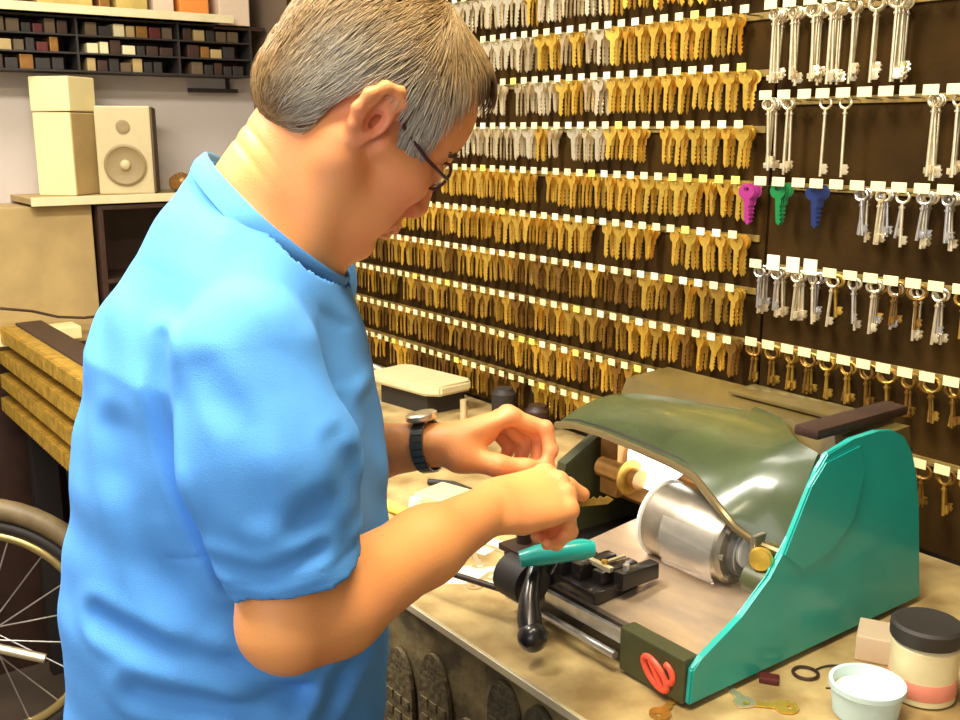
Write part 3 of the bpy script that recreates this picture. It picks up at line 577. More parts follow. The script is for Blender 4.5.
def nets(prims, h, lo, hi, post=None, extra=.01, Bn=16):
    lo = np.array(lo, float); hi = np.array(hi, float); nb = np.ceil((hi - lo) / (h * Bn)).astype(int)
    I = np.stack(np.meshgrid(*[np.arange(n) for n in nb], indexing='ij'), -1).reshape(-1, 3); cen = lo + (I + .5) * h * Bn
    R = h * Bn * .5 * math.sqrt(3)
    fin = (lambda P, d: post(P, d)) if post else (lambda P, d: d)
    dc = fin(cen, evalp(prims, cen)); act = np.abs(dc) < R * 1.15 + extra
    g = np.arange(Bn + 1); G = np.stack(np.meshgrid(g, g, g, indexing='ij'), -1)
    keys, pos, quads = [], [], []
    W = 1 << 20
    def key(ix): return (ix[:, 0] * W + ix[:, 1]) * W + ix[:, 2]
    for bi, c, d0 in zip(I[act], cen[act], dc[act]):
        sel = [p.op != 'u' or np.linalg.norm(p.bc - c) - p.br - R <= max(d0, 0) + R + p.k + extra for p in prims]
        base = bi * Bn; P = lo + (G.reshape(-1, 3) + base) * h
        d = fin(P, evalp(prims, P, sel)).reshape(Bn + 1, Bn + 1, Bn + 1); s = d < 0
        if s.all() or not s.any(): continue
        cnt = np.zeros((Bn,) * 3, int); acc = np.zeros((Bn, Bn, Bn, 3))
        C8 = [(a, b_, c_) for a in (0, 1) for b_ in (0, 1) for c_ in (0, 1)]
        for p0 in C8:
            for ax_ in range(3):
                if p0[ax_]: continue
                p1 = list(p0); p1[ax_] = 1
                sl0 = tuple(slice(q, q + Bn) for q in p0); sl1 = tuple(slice(q, q + Bn) for q in p1)
                a, b_ = d[sl0], d[sl1]; m = (a < 0) != (b_ < 0); t = np.where(m, a / np.where(m, a - b_, 1), 0)
                cnt += m; v = np.array(p0, float)[None, None, None, :] + np.zeros((Bn, Bn, Bn, 3)); v[..., ax_] += t; acc += v * m[..., None]
        mm = cnt > 0; idx = np.argwhere(mm); p = acc[mm] / cnt[mm][:, None]
        keys.append(key(idx + base)); pos.append(lo + (idx + base + p) * h)
        for ax_ in range(3):
            o1, o2 = [(1, 2), (2, 0), (0, 1)][ax_]
            sl0 = [slice(0, Bn)] * 3; sl1 = [slice(0, Bn)] * 3; sl1[ax_] = slice(1, Bn + 1)
            a, b_ = s[tuple(sl0)], s[tuple(sl1)]; e = np.argwhere(a != b_)
            if len(e) == 0: continue
            sg = a[tuple(e.T)]; e = e + base; u = np.zeros(3, int); w = np.zeros(3, int); u[o1] = 1; w[o2] = 1
            q = np.stack([key(e - u - w), key(e - w), key(e), key(e - u)], 1); q[~sg] = q[~sg][:, ::-1]; quads.append(q)
    keys = np.concatenate(keys); pos = np.concatenate(pos); quads = np.concatenate(quads)
    od = np.argsort(keys); keys = keys[od]; pos = pos[od]
    qi = np.searchsorted(keys, quads); qi = np.clip(qi, 0, len(keys) - 1); ok = (keys[qi] == quads).all(1)
    return pos, qi[ok]
def npmesh(name, V, Q, m, parent):
    me = bpy.data.meshes.new(name); me.vertices.add(len(V)); me.vertices.foreach_set('co', V.astype(np.float32).ravel())
    k = Q.shape[1]; me.loops.add(Q.size); me.loops.foreach_set('vertex_index', Q.astype(np.int32).ravel()); me.polygons.add(len(Q))
    me.polygons.foreach_set('loop_start', np.arange(0, Q.size, k, dtype=np.int32)); me.update(calc_edges=True); me.validate()
    me.polygons.foreach_set('use_smooth', np.ones(len(me.polygons), bool)); me.materials.append(m)
    o = bpy.data.objects.new(name, me); COL.objects.link(o)
    if parent is not None: o.parent = parent
    return o
def tint(o, col):
    a = o.data.color_attributes.new('tint', 'FLOAT_COLOR', 'POINT'); c = np.ones((len(o.data.vertices), 4), np.float32); c[:, :3] = col; a.data.foreach_set('color', c.ravel())
def unit(v): v = np.array(v, float); return v / np.linalg.norm(v)

man = empty('person', (-.8739, .5137, 0), math.radians(60), 'man in a bright blue t-shirt and glasses bending over the key machine', 'person')
# head frame
HC = A3(-.004, 0, 1.594); th_, yw = math.radians(40), math.radians(17)
hx = A3(math.cos(th_) * math.cos(yw), math.sin(yw), -math.sin(th_) * math.cos(yw)); hz = unit(A3(math.sin(th_), 0, math.cos(th_)) - 0 * hx); hz = unit(hz - hx * (hz @ hx)); hy = np.cross(hz, hx)
HR = np.stack([hx, hy, hz], 1)
hp = lambda x, y, z: HC + HR @ A3(x, y, z)
def hell(c, r, k=.01, op='u', rot=None): return ell(hp(*c), r, HR if rot is None else HR @ rot, k, op)
def hrc(a, b, ra, rb, k=.01, **kw): return rc(hp(*a), hp(*b), ra, rb, k, **kw)
def rotm(ax, deg): return np.array(Matrix.Rotation(math.radians(deg), 3, ax))
body = []
# torso
Y_ = (0, 1, 0)
T = [((-.124, 0, 1.452), .086, 1.45), ((-.135, 0, 1.365), .127, 1.25), ((-.142, 0, 1.255), .145, 1.16), ((-.150, 0, 1.124), .158, 1.12), ((-.160, 0, .985), .165, 1.10)]
def torso(dr, k): return [rc(T[i][0], T[i + 1][0], T[i][1] + dr, T[i + 1][1] + dr, k, sc_=(Y_, (T[i][2] + T[i + 1][2]) / 2)) for i in range(4)]
RS, RE, RW = A3(-.100, -.172, 1.402), A3(-.077, -.2185, 1.181), A3(.118, -.020, 1.200)
LS, LE, LW = A3(-.08, .176, 1.408), A3(-.15, .245, 1.17), A3(.072, .133, 1.222)
body += torso(-.022, .03)
NB, NT = A3(-.112, 0, 1.482), A3(-.046, .0, 1.580)
body += [rc(NB, NT, .066, .059, .03)]
for s in (-1, 1):
    S_ = RS if s < 0 else LS
    body += [rc((-.116, s * .03, 1.462), S_ + A3(0, 0, -.004), .044, .030, .03), rc(S_, S_ + A3(0, 0, -.03), .038, .042, .02)]
# neck tendon, jaw-neck transition
body += [rc(A3(-.055, -.035, 1.475), hp(-.02, -.055, -.03), .020, .022, .025), rc(A3(-.055, .035, 1.475), hp(-.02, .055, -.03), .020, .022, .025), rc(A3(-.055, 0, 1.455), hp(.035, 0, -.085), .030, .030, .03)]
# head
body += [hell((-.012, 0, .036), (.094, .075, .084), .02), hell((.045, 0, .038), (.046, .060, .055), .02), hell((.030, 0, -.035), (.056, .057, .078), .02)]
for s in (-1, 1):
    body += [hrc((-.012, s * .058, -.045), (.052, s * .030, -.098), .019, .018, .02), hell((.052, s * .040, -.022), (.030, .022, .022), .018), hell((.045, s * .038, -.062), (.030, .022, .028), .02),
             hrc((.010, s * .067, -.010), (.060, s * .046, -.012), .010, .010, .015)]
body += [hell((.070, 0, -.100), (.022, .026, .019), None or .018, ), hrc((.062, -.036, .024), (.083, 0, .020), .012, .011, .012), hrc((.062, .036, .024), (.083, 0, .020), .012, .011, .012)]
for s in (-1, 1): body += [hell((.091, s * .031, .000), (.015, .017, .012), .014, 's')]
for s in (-1, 1): body += [hell((.0745, s * .031, .000), (.0135, .0145, .0125), .003), hrc((.082, s * .019, .008), (.078, s * .043, .006), .0035, .003, .005), hrc((.082, s * .020, -.009), (.078, s * .042, -.008), .003, .003, .006)]
body += [hrc((.083, 0, .012), (.098, 0, -.030), .0085, .0112, .010), hell((.0995, 0, -.036), (.0115, .0113, .0105), .006), hell((.094, -.0135, -.040), (.0105, .007, .0085), .005), hell((.094, .0135, -.040), (.0105, .007, .0085), .005)]
body += [hell((.0955, -.007, -.0485), (.005, .0035, .004), .003, 's'), hell((.0955, .007, -.0485), (.005, .0035, .004), .003, 's')]
body += [hell((.080, 0, -.062), (.014, .030, .016), .012), hrc((.091, -.020, -.0665), (.0955, 0, -.0635), .0038, .0052, .005), hrc((.091, .020, -.0665), (.0955, 0, -.0635), .0038, .0052, .005),
         hrc((.087, -.017, -.0745), (.0915, 0, -.0760), .0042, .0062, .005), hrc((.087, .017, -.0745), (.0915, 0, -.0760), .0042, .0062, .005)]
body += [hrc((.086, -.022, -.0695), (.100, 0, -.0690), .0014, .0014, .002, op='s'), hrc((.086, .022, -.0695), (.100, 0, -.0690), .0014, .0014, .002, op='s')]
for s in (-1, 1):
    body += [hrc((.088, s * .020, -.045), (.074, s * .036, -.072), .0024, .0022, .009, op='s')]      # smile fold
    ec = lambda u, w, v: (u * .88 - .014 + .10 * v, s * (.0735 + w * .9), v * .92 + .004)
    S8 = .88
    H_ = [ec(.014, .001, .014), ec(.010, .006, .027), ec(-.003, .010, .034), ec(-.017, .013, .028), ec(-.024, .014, .013), ec(-.022, .012, -.004), ec(-.013, .009, -.018), ec(-.003, .004, -.030)]
    for i in range(len(H_) - 1): body.append(hrc(H_[i], H_[i + 1], .0044, .0044, .007))
    body += [hell(ec(-.004, .004, .002), (.018, .0045, .028), .004, rot=rotm('Z', s * 20)), hell(ec(.000, .004, -.026), (.009, .005, .009), .005)]
    body += [hrc(ec(-.014, .012, .017), ec(-.015, .011, -.004), .0032, .0034, .004), hrc(ec(-.015, .011, -.004), ec(-.004, .007, -.017), .0034, .003, .004), hell(ec(.001, .009, -.003), (.0085, .006, .011), .004, 's'), hrc(ec(.011, .002, -.008), ec(.010, .004, .002), .0036, .003, .004)]
# arms
def arm(S_, E_, W_, s):
    d = unit(W_ - E_); m1 = E_ + d * .05 + A3(0, s * .004, -.002); m2 = E_ + (W_ - E_) * .62
    return [rc(S_, S_ * .45 + E_ * .55, .040, .043, .02), rc(S_ * .45 + E_ * .55, E_, .047, .036, .02), rc(E_, m1, .0375, .0435, .02), rc(m1, m2, .0435, .0350, .02), rc(m2, W_, .0345, .0255, .02), rc(E_ + A3(-.012, 0, .0), E_ + A3(-.004, 0, .01), .028, .028, .012)]
body += arm(RS, RE, RW, -1) + arm(LS, LE, LW, 1)
TIPS = {}
def hand(W_, X, Z, s, curls, thumb, spread=1.0, tag_=None):
    X = unit(X); Z = unit(Z - X * (Z @ X)); S = np.cross(Z, X) * s      # S points to the thumb side
    L = lambda x, y, z: W_ + X * x + S * y + Z * z
    out = []; sq = (Z, .72)
    mcp = [L(.088, .027, .002), L(.091, .008, .005), L(.086, -.011, .003), L(.077, -.028, -.002)]
    car = [L(.004, .011, 0), L(.002, .004, .002), L(.002, -.005, .001), L(.004, -.012, -.002)]
    for a, b in zip(car, mcp): out.append(rc(a, b, .0215, .0125, .014, sc_=sq))
    out.append(rc(L(.02, .022, -.008), L(.055, .018, -.008), .015, .012, .014)); out.append(rc(L(.02, -.022, -.008), L(.055, -.024, -.006), .013, .011, .014))
    for i, m in enumerate(mcp): out.append(ell(m + Z * .0035, (.0098, .0098, .0088), None, .006))
    lens = [(.043, .026, .021), (.047, .029, .022), (.044, .028, .021), (.035, .021, .019)]; rads = [(.0103, .0093, .0083, .0070), (.0106, .0095, .0084, .0071), (.0100, .0090, .0080, .0068), (.0090, .0080, .0070, .0062)]
    for i in range(4):
        p = mcp[i]; ang = 0; pts = [p]; sp_ = (i - 1.3) * -.05 * spread
        for j in range(3):
            ang += math.radians(curls[i][j]); d = X * math.cos(ang) - Z * math.sin(ang) + S * sp_; p = p + unit(d) * lens[i][j]; pts.append(p)
        for j in range(3): out.append(rc(pts[j], pts[j + 1], rads[i][j], rads[i][j + 1], .0035 if j else .006))
        for j in (1, 2): out.append(ell(pts[j], (rads[i][j] * 1.07,) * 3, None, .003))
        TIPS[(tag_, i)] = pts
        nrm = unit(X * math.sin(ang) + Z * math.cos(ang)); out.append(ell(pts[3] + nrm * rads[i][3] * .55 - (pts[3] - pts[2]) * .18, (.0052, .0052, .0036), None, .002))
    tr = (.0165, .0125, .0108, .0085)
    for j in range(3): out.append(rc(thumb[j], thumb[j + 1], tr[j], tr[j + 1], .007 if j else .014))
    out.append(rc(L(.012, .010, -.006), thumb[0], .018, .0165, .016)); TIPS[(tag_, 't')] = thumb
    return out
rcur = [(48, 62, 40), (62, 78, 45), (66, 82, 50), (66, 84, 50)]
body += hand(RW + A3(.006, .002, 0), A3(.832, .540, -.03), A3(.02, -.42, .90), 1, rcur, [A3(.148, .022, 1.192), A3(.186, .052, 1.196), A3(.213, .066, 1.188), A3(.233, .072, 1.176)], tag_='R')
lcur = [(38, 58, 36), (52, 66, 40), (62, 70, 40), (66, 72, 42)]
body += hand(LW, A3(.930, .22, .24), A3(-.20, .30, .92), -1, lcur, [A3(.098, .112, 1.214), A3(.140, .098, 1.205), A3(.172, .100, 1.200), A3(.201, .112, 1.195)], tag_='L')
body += [rc(A3(-.16, .07, .99), A3(-.16, .07, .80), .09, .075, .05), rc(A3(-.16, -.07, .99), A3(-.16, -.07, .80), .09, .075, .05)]
def bpost(P, d):
    q = (P - HC) @ HR
    neck = np.exp(-((q[:, 0] + .085) / .05) ** 2) * np.exp(-(q[:, 1] / .07) ** 2)
    for z0 in (-.075, -.092): d = d + neck * .0016 * np.exp(-((q[:, 2] - z0 + .25 * (q[:, 0] + .085)) / .003) ** 2)
    return d
V, Q = nets(body, .0023, (-.42, -.36, .78), (.33, .40, 1.74), bpost, extra=.004)
bo = npmesh('body', V, Q, SKIN, man)
q = (V - HC) @ HR
base = np.array((.88, .40, .125)); col = np.tile(base, (len(V), 1))
def blend(c, w): 
    global col
    w = np.clip(w, 0, 1)[:, None]; col = col * (1 - w) + np.array(c) * w
def blob(c, r): return np.exp(-(((q - A3(*c)) / r) ** 2).sum(1))
lowf = np.sin(V[:, 0] * 61 + 1.3) * np.sin(V[:, 1] * 53 + V[:, 2] * 37) * .5 + np.sin(V[:, 2] * 91 + V[:, 0] * 43) * .3
blend((.90, .29, .14), .25 + .25 * lowf); blend((.92, .33, .18), .35 * blob((.05, 0, -.03), .09))
for s in (-1, 1):
    blend((.82, .22, .13), .55 * blob((.058, s * .042, -.03), .026)); blend((.80, .22, .14), .65 * blob((-.01, s * .085, .0), .032)); blend((.45, .22, .14), .30 * blob((.078, s * .031, -.002), .016))
blend((.82, .20, .13), .55 * blob((.108, 0, -.038), .016)); blend((.62, .18, .14), .8 * blob((.094, 0, -.066), .011)); blend((.62, .18, .14), .8 * blob((.090, 0, -.076), .010))
for s in (-1, 1): blend((.62, .18, .14), .6 * blob((.088, s * .014, -.071), .008))
for kk_, pts in TIPS.items():
    for p in pts: blend((.82, .27, .16), .45 * np.exp(-(((V - p) / .012) ** 2).sum(1)))
tint(bo, col)
# brows (short dark strokes), eyes
brm = mat('brow_hair', (.13, .08, .04), .6)
for s in (-1, 1):
    b = B()
    for k in range(60):
        u = k / 59; c = (.083 - .018 * u ** 2, s * (.012 + .036 * u), .020 + .005 * math.sin(PI * u)); j = rng.normal(0, .0012, 3)
        a_ = hp(c[0] + .003 + j[0], c[1] + j[1], c[2] + j[2]); b_ = hp(c[0] + .0065 + j[0], c[1] + s * .006, c[2] + .003 + j[2]); tube(b, [a_, (a_ + b_) / 2, b_], .0005, 4)
    obj('eyebrow', b, brm, man, True)
for s in (-1, 1):
    b = B(); ball(b, tuple(hp(.0775, s * .031, .0)), .0118, seg=24); e_ = obj('eye', b, M['eye'], man, True)
    b = B(); ball(b, tuple(hp(.0845, s * .031, -.0045)), .0062, seg=16); obj('iris', b, M['iris'], e_, True)
# ---------------- shirt
SR, SL = .0, .0
sh = torso(.0, .035)
for s in (-1, 1):
    S_ = RS if s < 0 else LS
    sh += [rc((-.112, s * .035, 1.462), S_ + A3(-.004, 0, -.008), .056, .052, .04)]
sh += [rc(NB + A3(.0, 0, -.01), NT + A3(.0, 0, .02), .0785, .071, .030)]
HR_ = A3(-.074, -.206, 1.205); HLh = A3(-.135, .235, 1.205)
sl = [rc(RS + A3(-.002, -.002, -.006), A3(-.090, -.198, 1.32), .059, .0695, .03), rc(A3(-.090, -.198, 1.32), A3(-.060, -.214, 1.18), .0695, .0525, .02)]
sll = [rc(LS, A3(-.115, .215, 1.32), .064, .068, .03), rc(A3(-.115, .215, 1.32), A3(-.145, .24, 1.19), .068, .062, .02)]
SLH = A3(-.071, -.207, 1.222)
sh += sl + sll
cn = unit(A3(.68, 0, .733)); cpt = A3(-.103, 0, 1.507)
hn = unit(A3(.16, .02, -.985)); hpt = A3(-.069, -.19, 1.2260)
folds = [
 ([(-0.1083, -0.15, 1.4936), (-0.0807, -0.15, 1.4767), (-0.057, -0.15, 1.4495), (-0.0396, -0.14, 1.4087), (-0.029, -0.14, 1.3643), (-0.0214, -0.15, 1.3263)], .0018, .010, .04),
 ([(-0.1139, -0.19, 1.4789), (-0.0919, -0.2, 1.4798), (-0.0696, -0.2, 1.4613), (-0.0551, -0.2, 1.4347)], .0015, .010, .05),
 ([(-0.1395, -0.05, 1.5362), (-0.1014, -0.09, 1.5076), (-0.0728, -0.08, 1.4798), (-0.05, -0.06, 1.4451)], .0006, .006, .06),
 ([(-0.1762, -0.2, 1.4116), (-0.179, -0.2, 1.3711), (-0.1701, -0.1999, 1.3292), (-0.1501, -0.2, 1.2686), (-0.1254, -0.2, 1.2054)], .0055, .008, .06),
 ([(-0.0333, -0.24, 1.3451), (-0.0226, -0.24, 1.3119), (-0.0157, -0.23, 1.2743)], .002, .007, .05),
 ([(-0.0612, -0.26, 1.2881), (-0.0341, -0.26, 1.3032), (-0.0184, -0.25, 1.3234)], .0018, .010, .05),
 ([(-0.2222, -0.16, 1.3272), (-0.2115, -0.17, 1.2774), (-0.1949, -0.17, 1.2227), (-0.1566, -0.17, 1.165)], .0035, .013, .08),
 ([(-0.2457, -0.15, 1.16), (-0.1915, -0.17, 1.1481), (-0.1316, -0.18, 1.1308), (-0.0744, -0.16, 1.0865)], .005, .010, .08),
 ([(-0.0489, -0.14, 1.0629), (-0.0201, -0.12, 1.1013), (0.0047, -0.08, 1.1212)], .006, .010, .08),
 ([(-0.2117, -0.17, 1.1015), (-0.1425, -0.18, 1.0882), (-0.0476, -0.16, 1.0847)], .005, .011, .08),
 ([(-0.003, -0.06, 1.329), (-0.0009, -0.08, 1.2655), (0.0012, -0.1, 1.2028)], .004, .010, .08),
 ([(-0.2424, -0.1, 1.4099), (-0.2246, -0.14, 1.3566), (-0.2226, -0.15, 1.2976)], .002, .013, .08),
 ([(-.13, -.27, 1.40), (-.10, -.275, 1.36), (-.09, -.28, 1.30)], .003, .010, .05), ([(-.13, -.27, 1.25), (-.09, -.28, 1.245), (-.05, -.26, 1.26)], .003, .007, .05)]
def segd(P, a, b):
    a = A3(*a); b = A3(*b); ba = b - a; t = np.clip((P - a) @ ba / (ba @ ba), 0, 1); return np.sqrt(((P - a - t[:, None] * ba) ** 2).sum(1))
def spost(P, d):
    near = np.abs(d) < .03; o = np.zeros(len(P)); Pn = P[near]
    if len(Pn):
        on = np.zeros(len(Pn))
        for pts, amp, w, off in folds:
            # distance measured along the surface only: squash y so the fold reaches the cloth
            Ps = Pn * A3(1, .25, 1); dd = np.full(len(Pn), 9.)
            for i in range(len(pts) - 1): dd = np.minimum(dd, segd(Ps, A3(*pts[i]) * A3(1, .25, 1), A3(*pts[i + 1]) * A3(1, .25, 1)))
            side_ = 1 / (1 + np.exp((Pn[:, 1] + .03) / .015))
            on += (amp * np.exp(-(dd / w) ** 2) - amp * .7 * np.exp(-((dd - w * 2.1) / w) ** 2)) * side_
        x, y, z = Pn.T
        on += .0014 * np.sin(34 * x + 21 * z + 3 * np.sin(17 * z + 9 * y)) + .0011 * np.sin(47 * z - 29 * x + 2.5 * np.sin(23 * x)) + .0007 * np.sin(95 * z + 60 * x + 40 * y)
        o[near] = on
    d = d + o
    cd = (P - cpt) @ cn + .05 * 0
    band = (cd > -.021) & (np.abs(P[:, 1]) < .12) & (P[:, 2] > 1.40); d = d + .0010 * np.exp(-((cd + .024) / .005) ** 2) * (np.abs(P[:, 1]) < .12) * (P[:, 2] > 1.40)
    hd_ = (P - hpt) @ hn; insl = (P[:, 1] < -.13) & (((P - HR_) ** 2).sum(1) < .013)
    d = d + .0012 * np.exp(-((hd_ + .016) / .002) ** 2) * insl
    d = np.maximum(d, np.where((P[:, 2] > 1.38) & (RADC(P) < .16), cd, -1))
    return np.maximum(d, .905 - P[:, 2])
def RADC(P):
    r = P - cpt; r = r - np.outer(r @ cn, cn); return np.sqrt((r ** 2).sum(1))
def cutprim(p, n, pt):
    f0 = p.f; p.f = lambda P: np.maximum(f0(P), (P - pt) @ n)
for p in sl: cutprim(p, hn, hpt)
for p in sll: cutprim(p, A3(0, 0, -1.), A3(0, 0, 1.205))
for p in sl + sll: p.k = .012
TOR = torso(.0, .035)
V, Q = nets(sh, .0032, (-.42, -.38, .88), (.12, .42, 1.66), spost, extra=.012)
fc = V[Q].mean(1); fq = V[Q]; fn = np.cross(fq[:, 2] - fq[:, 0], fq[:, 3] - fq[:, 1]); fn /= np.linalg.norm(fn, axis=1)[:, None] + 1e-12; tor = evalp(TOR, fc); cdf = (fc - cpt) @ cn; hdf = (fc - hpt) @ hn
kill = (cdf > -.0016) & (fn @ cn > .9) & (RADC(fc) < .16) & (fc[:, 2] > 1.40) & (np.abs(fc[:, 1]) < .13)
kill |= (np.abs(hdf) < .0018) & (fn @ hn > .9) & (tor > .006) & (fc[:, 1] < -.12) & (((fc - HR_) ** 2).sum(1) < .012)
kill |= (fc[:, 2] < 1.2066) & (fc[:, 2] > 1.203) & (tor > .006) & (fn[:, 2] < -.9) & (fc[:, 1] > .12); kill |= fc[:, 2] < .9066
Q = Q[~kill]
SHIRT = mat('shirt_blue', (.095, .36, .92), .85, noise=.06, scale=30, bump=.25, bscale=900)
so = npmesh('shirt', V, Q, SHIRT, man); so['label'] = 'bright blue cotton t-shirt'
md = so.modifiers.new('thickness', 'SOLIDIFY'); md.thickness = .0022; md.offset = -1
# ribbed collar band following the neck opening
e1 = unit(A3(.733, 0, -.68)); NA = 64
def rad_at(a, off):
    rs_ = np.linspace(.03, .15, 121); PP = cpt + cn * off + np.outer(rs_, e1 * math.cos(a) + A3(0, 1, 0) * math.sin(a)); d = evalp(sh, PP); i = np.argmax(d > 0); return min(rs_[i], .105) if d[i] > 0 else .105
b = B(); loops = []
for off, dr in ((-.017, -.0030), (-.015, .0026), (-.007, .0046), (.004, .0040), (.0065, .0025), (.005, .0008), (-.004, .0005)):
    rr_ = np.array([rad_at(2 * PI * k / NA, min(off, -.003)) for k in range(NA)]); rr_ = (np.roll(rr_, 1) + rr_ * 2 + np.roll(rr_, -1)) / 4
    loops.append([b.verts.new(cpt + cn * off + (e1 * math.cos(2 * PI * k / NA) + A3(0, 1, 0) * math.sin(2 * PI * k / NA)) * (rr_[k] + dr - max(off, 0) * .35)) for k in range(NA)])
for i in range(len(loops)):
    L0, L1 = loops[i], loops[(i + 1) % len(loops)]
    for k in range(NA): b.faces.new((L0[k], L0[(k + 1) % NA], L1[(k + 1) % NA], L1[k]))
obj('collar', b, SHIRT, so, True)
# ---------------- trousers and shoes
tr = []
for s in (-1, 1): tr += [rc((-.16, s * .075, .95), (-.155, s * .095, .50), .105, .075, .05), rc((-.155, s * .095, .50), (-.165, s * .10, .075), .075, .060, .03)]
tr += [rc((-.16, 0, .93), (-.16, 0, .99), .148, .150, .05, sc_=(Y_, 1.12))]
def tpost(P, d):
    x, y, z = P.T; return np.maximum(np.maximum(d + .003 * np.sin(60 * z + 20 * x) * np.exp(-((z - .1) / .15) ** 2), z - 1.03), .035 - z)
V, Q = nets(tr, .007, (-.36, -.30, 0), (.06, .30, 1.1), tpost)
npmesh('trousers', V, Q, M['trousers'], man)
for s in (-1, 1):
    pr = [rc((-.20, s * .10, .045), (-.02, s * .11, .036), .040, .034, .02), rc((-.02, s * .11, .036), (.03, s * .112, .030), .040, .032, .02), rc((-.19, s * .10, .05), (-.175, s * .10, .10), .045, .045, .02)]
    V, Q = nets(pr, .006, (-.28, s * .11 - .09, -.01), (.10, s * .11 + .09, .17), lambda P, d: np.maximum(d, .001 - P[:, 2])); npmesh('shoe', V, Q, M['shoe'], man)
# ---------------- hair
def poly_sd(pts, X, Z):
    n = len(pts); d = np.full(len(X), 1e9); ins = np.zeros(len(X), bool)
    for i in range(n):
        a = pts[i]; b = pts[(i + 1) % n]; ex, ez = b[0] - a[0], b[1] - a[1]; wx, wz = X - a[0], Z - a[1]
        t = np.clip((wx * ex + wz * ez) / (ex * ex + ez * ez), 0, 1); d = np.minimum(d, (wx - ex * t) ** 2 + (wz - ez * t) ** 2)
        c = ((a[1] > Z) != (b[1] > Z)) & (X < (b[0] - a[0]) * (Z - a[1]) / (b[1] - a[1] + 1e-12) + a[0]); ins ^= c
    return np.where(ins, -1, 1) * np.sqrt(d)
HP_ = [(-.145, -.052), (-.060, -.058), (-.046, -.050), (-.046, -.020), (-.042, .016), (-.026, .040), (-.004, .046), (.010, .034), (.014, .006), (.028, -.010), (.040, -.006), (.046, .014), (.040, .040), (.036, .060), (.040, .078), (.052, .15), (-.145, .15)]
hs = [hell((-.014, 0, .037), (.103, .0835, .0925), .02), hell((.038, 0, .045), (.056, .068, .062), .02), hell((-.058, 0, -.018), (.050, .060, .042), .03), hell((.072, .022, .082), (.030, .036, .022), .02), hell((.040, 0, .088), (.040, .050, .026), .02)]
def HPS(q):
    w = 1 / (1 + np.exp(-(q[:, 1] + .012) / .007)); return poly_sd(HP_, q[:, 0] - .050 * w, q[:, 2] - .004 * w)
def hpost(P, d):
    q = (P - HC) @ HR; x, y, z = q.T
    n = .0012 * np.sin(170 * y + 60 * x + 2 * np.sin(90 * z)) + .0009 * np.sin(260 * y + 190 * z + 50 * x)
    return smax(d + n, HPS(q), .007)
V, Q = nets(hs, .003, HC - .20, HC + .20, hpost, extra=.006)
ho = npmesh('hair', V, Q, HAIR, man); ho['label'] = 'short greying brown hair'
q = (V - HC) @ HR
def haircol(q, j):
    side = np.clip((np.abs(q[:, 1]) - .035) / .035, 0, 1) * np.clip((.085 - q[:, 2]) / .06, 0, 1)
    gold = np.array((.34, .215, .085)); dark = np.array((.16, .085, .03)); grey = np.array((.50, .45, .37))
    f = np.clip((q[:, 0] - .045) / .03, 0, 1) * .95 + np.clip(j - .72, 0, 1) * 1.2; c = gold * (1 - np.clip(f, 0, 1))[:, None] + dark * np.clip(f, 0, 1)[:, None]
    g = np.clip(side * .95 - .1 * np.clip((q[:, 0] + .05) * -12, 0, 1) + (j - .5) * .35, 0, 1)[:, None]; return c * (1 - g) + grey * g
tint(ho, haircol(q, np.full(len(q), .55)) * .55)
# strands lying along the shell
Nn = np.zeros_like(V); 
fa = V[Q]; nn = np.cross(fa[:, 2] - fa[:, 0], fa[:, 3] - fa[:, 1])
for k in range(4): np.add.at(Nn, Q[:, k], nn)
Nn /= np.linalg.norm(Nn, axis=1)[:, None] + 1e-9
sdv = HPS(q); outer = np.flatnonzero((sdv < -.0015) & (((V - HC) * Nn).sum(1) > 0))
NS = 9000; pick = rng.choice(outer, NS); P = V[pick] + Nn[pick] * .0005; ql = (P - HC) @ HR
def hd(Pc, d): return hpostless(Pc)
def shell(Pc): return evalp(hs, Pc)
def grad(Pc, e=.0015):
    g = np.stack([shell(Pc + A3(*(e if i == j else 0 for j in range(3)))) - shell(Pc - A3(*(e if i == j else 0 for j in range(3)))) for i in range(3)], 1); return g / (np.linalg.norm(g, axis=1)[:, None] + 1e-9)
steps = 7; pts = [P.copy()]; jit = rng.normal(0, .22, (NS, 3)); ln = rng.uniform(.55, 1.15, NS)
lift = rng.uniform(.0004, .0030, NS)
for st in range(steps):
    ql = (P - HC) @ HR; x, y, z = ql.T
    front = np.clip((x + .02) / .05, 0, 1)[:, None]
    fl = np.stack([np.full(NS, .9), np.sign(y) * .25, -.55 - 1.2 * np.clip(np.abs(y) - .05, 0, .03) / .03], 1)      # forward and down
    bk = np.stack([-.35 + 0 * x, np.sign(y) * .25, -1.0 + 0 * x], 1)                                               # down the back of the head
    dl = fl * front + bk * (1 - front) + jit * .55; dw = dl @ HR.T
    g = grad(P); dw -= g * (dw * g).sum(1)[:, None]; dw /= np.linalg.norm(dw, axis=1)[:, None] + 1e-9
    P = P + dw * (.0047 * ln)[:, None]; g = grad(P); P = P - g * (shell(P) - lift * (.4 + .6 * st / steps))[:, None]; pts.append(P.copy())
pts = np.stack(pts, 1); ns = pts.shape[1]
tng = np.gradient(pts, axis=1); gN = grad(pts[:, 0]); sd_ = np.cross(tng, gN[:, None, :]); sd_ /= np.linalg.norm(sd_, axis=2, keepdims=True) + 1e-9
wd = np.array([.00055, .0006, .0006, .00055, .0005, .0004, .0003, .00008])[None, :, None]
a = pts + sd_ * wd; b_ = pts - sd_ * wd; c_ = pts + gN[:, None, :] * wd * 1.2
VV = np.stack([a, b_, c_], 2).reshape(-1, 3); idx = np.arange(NS)[:, None, None] * ns * 3 + np.arange(ns - 1)[None, :, None] * 3
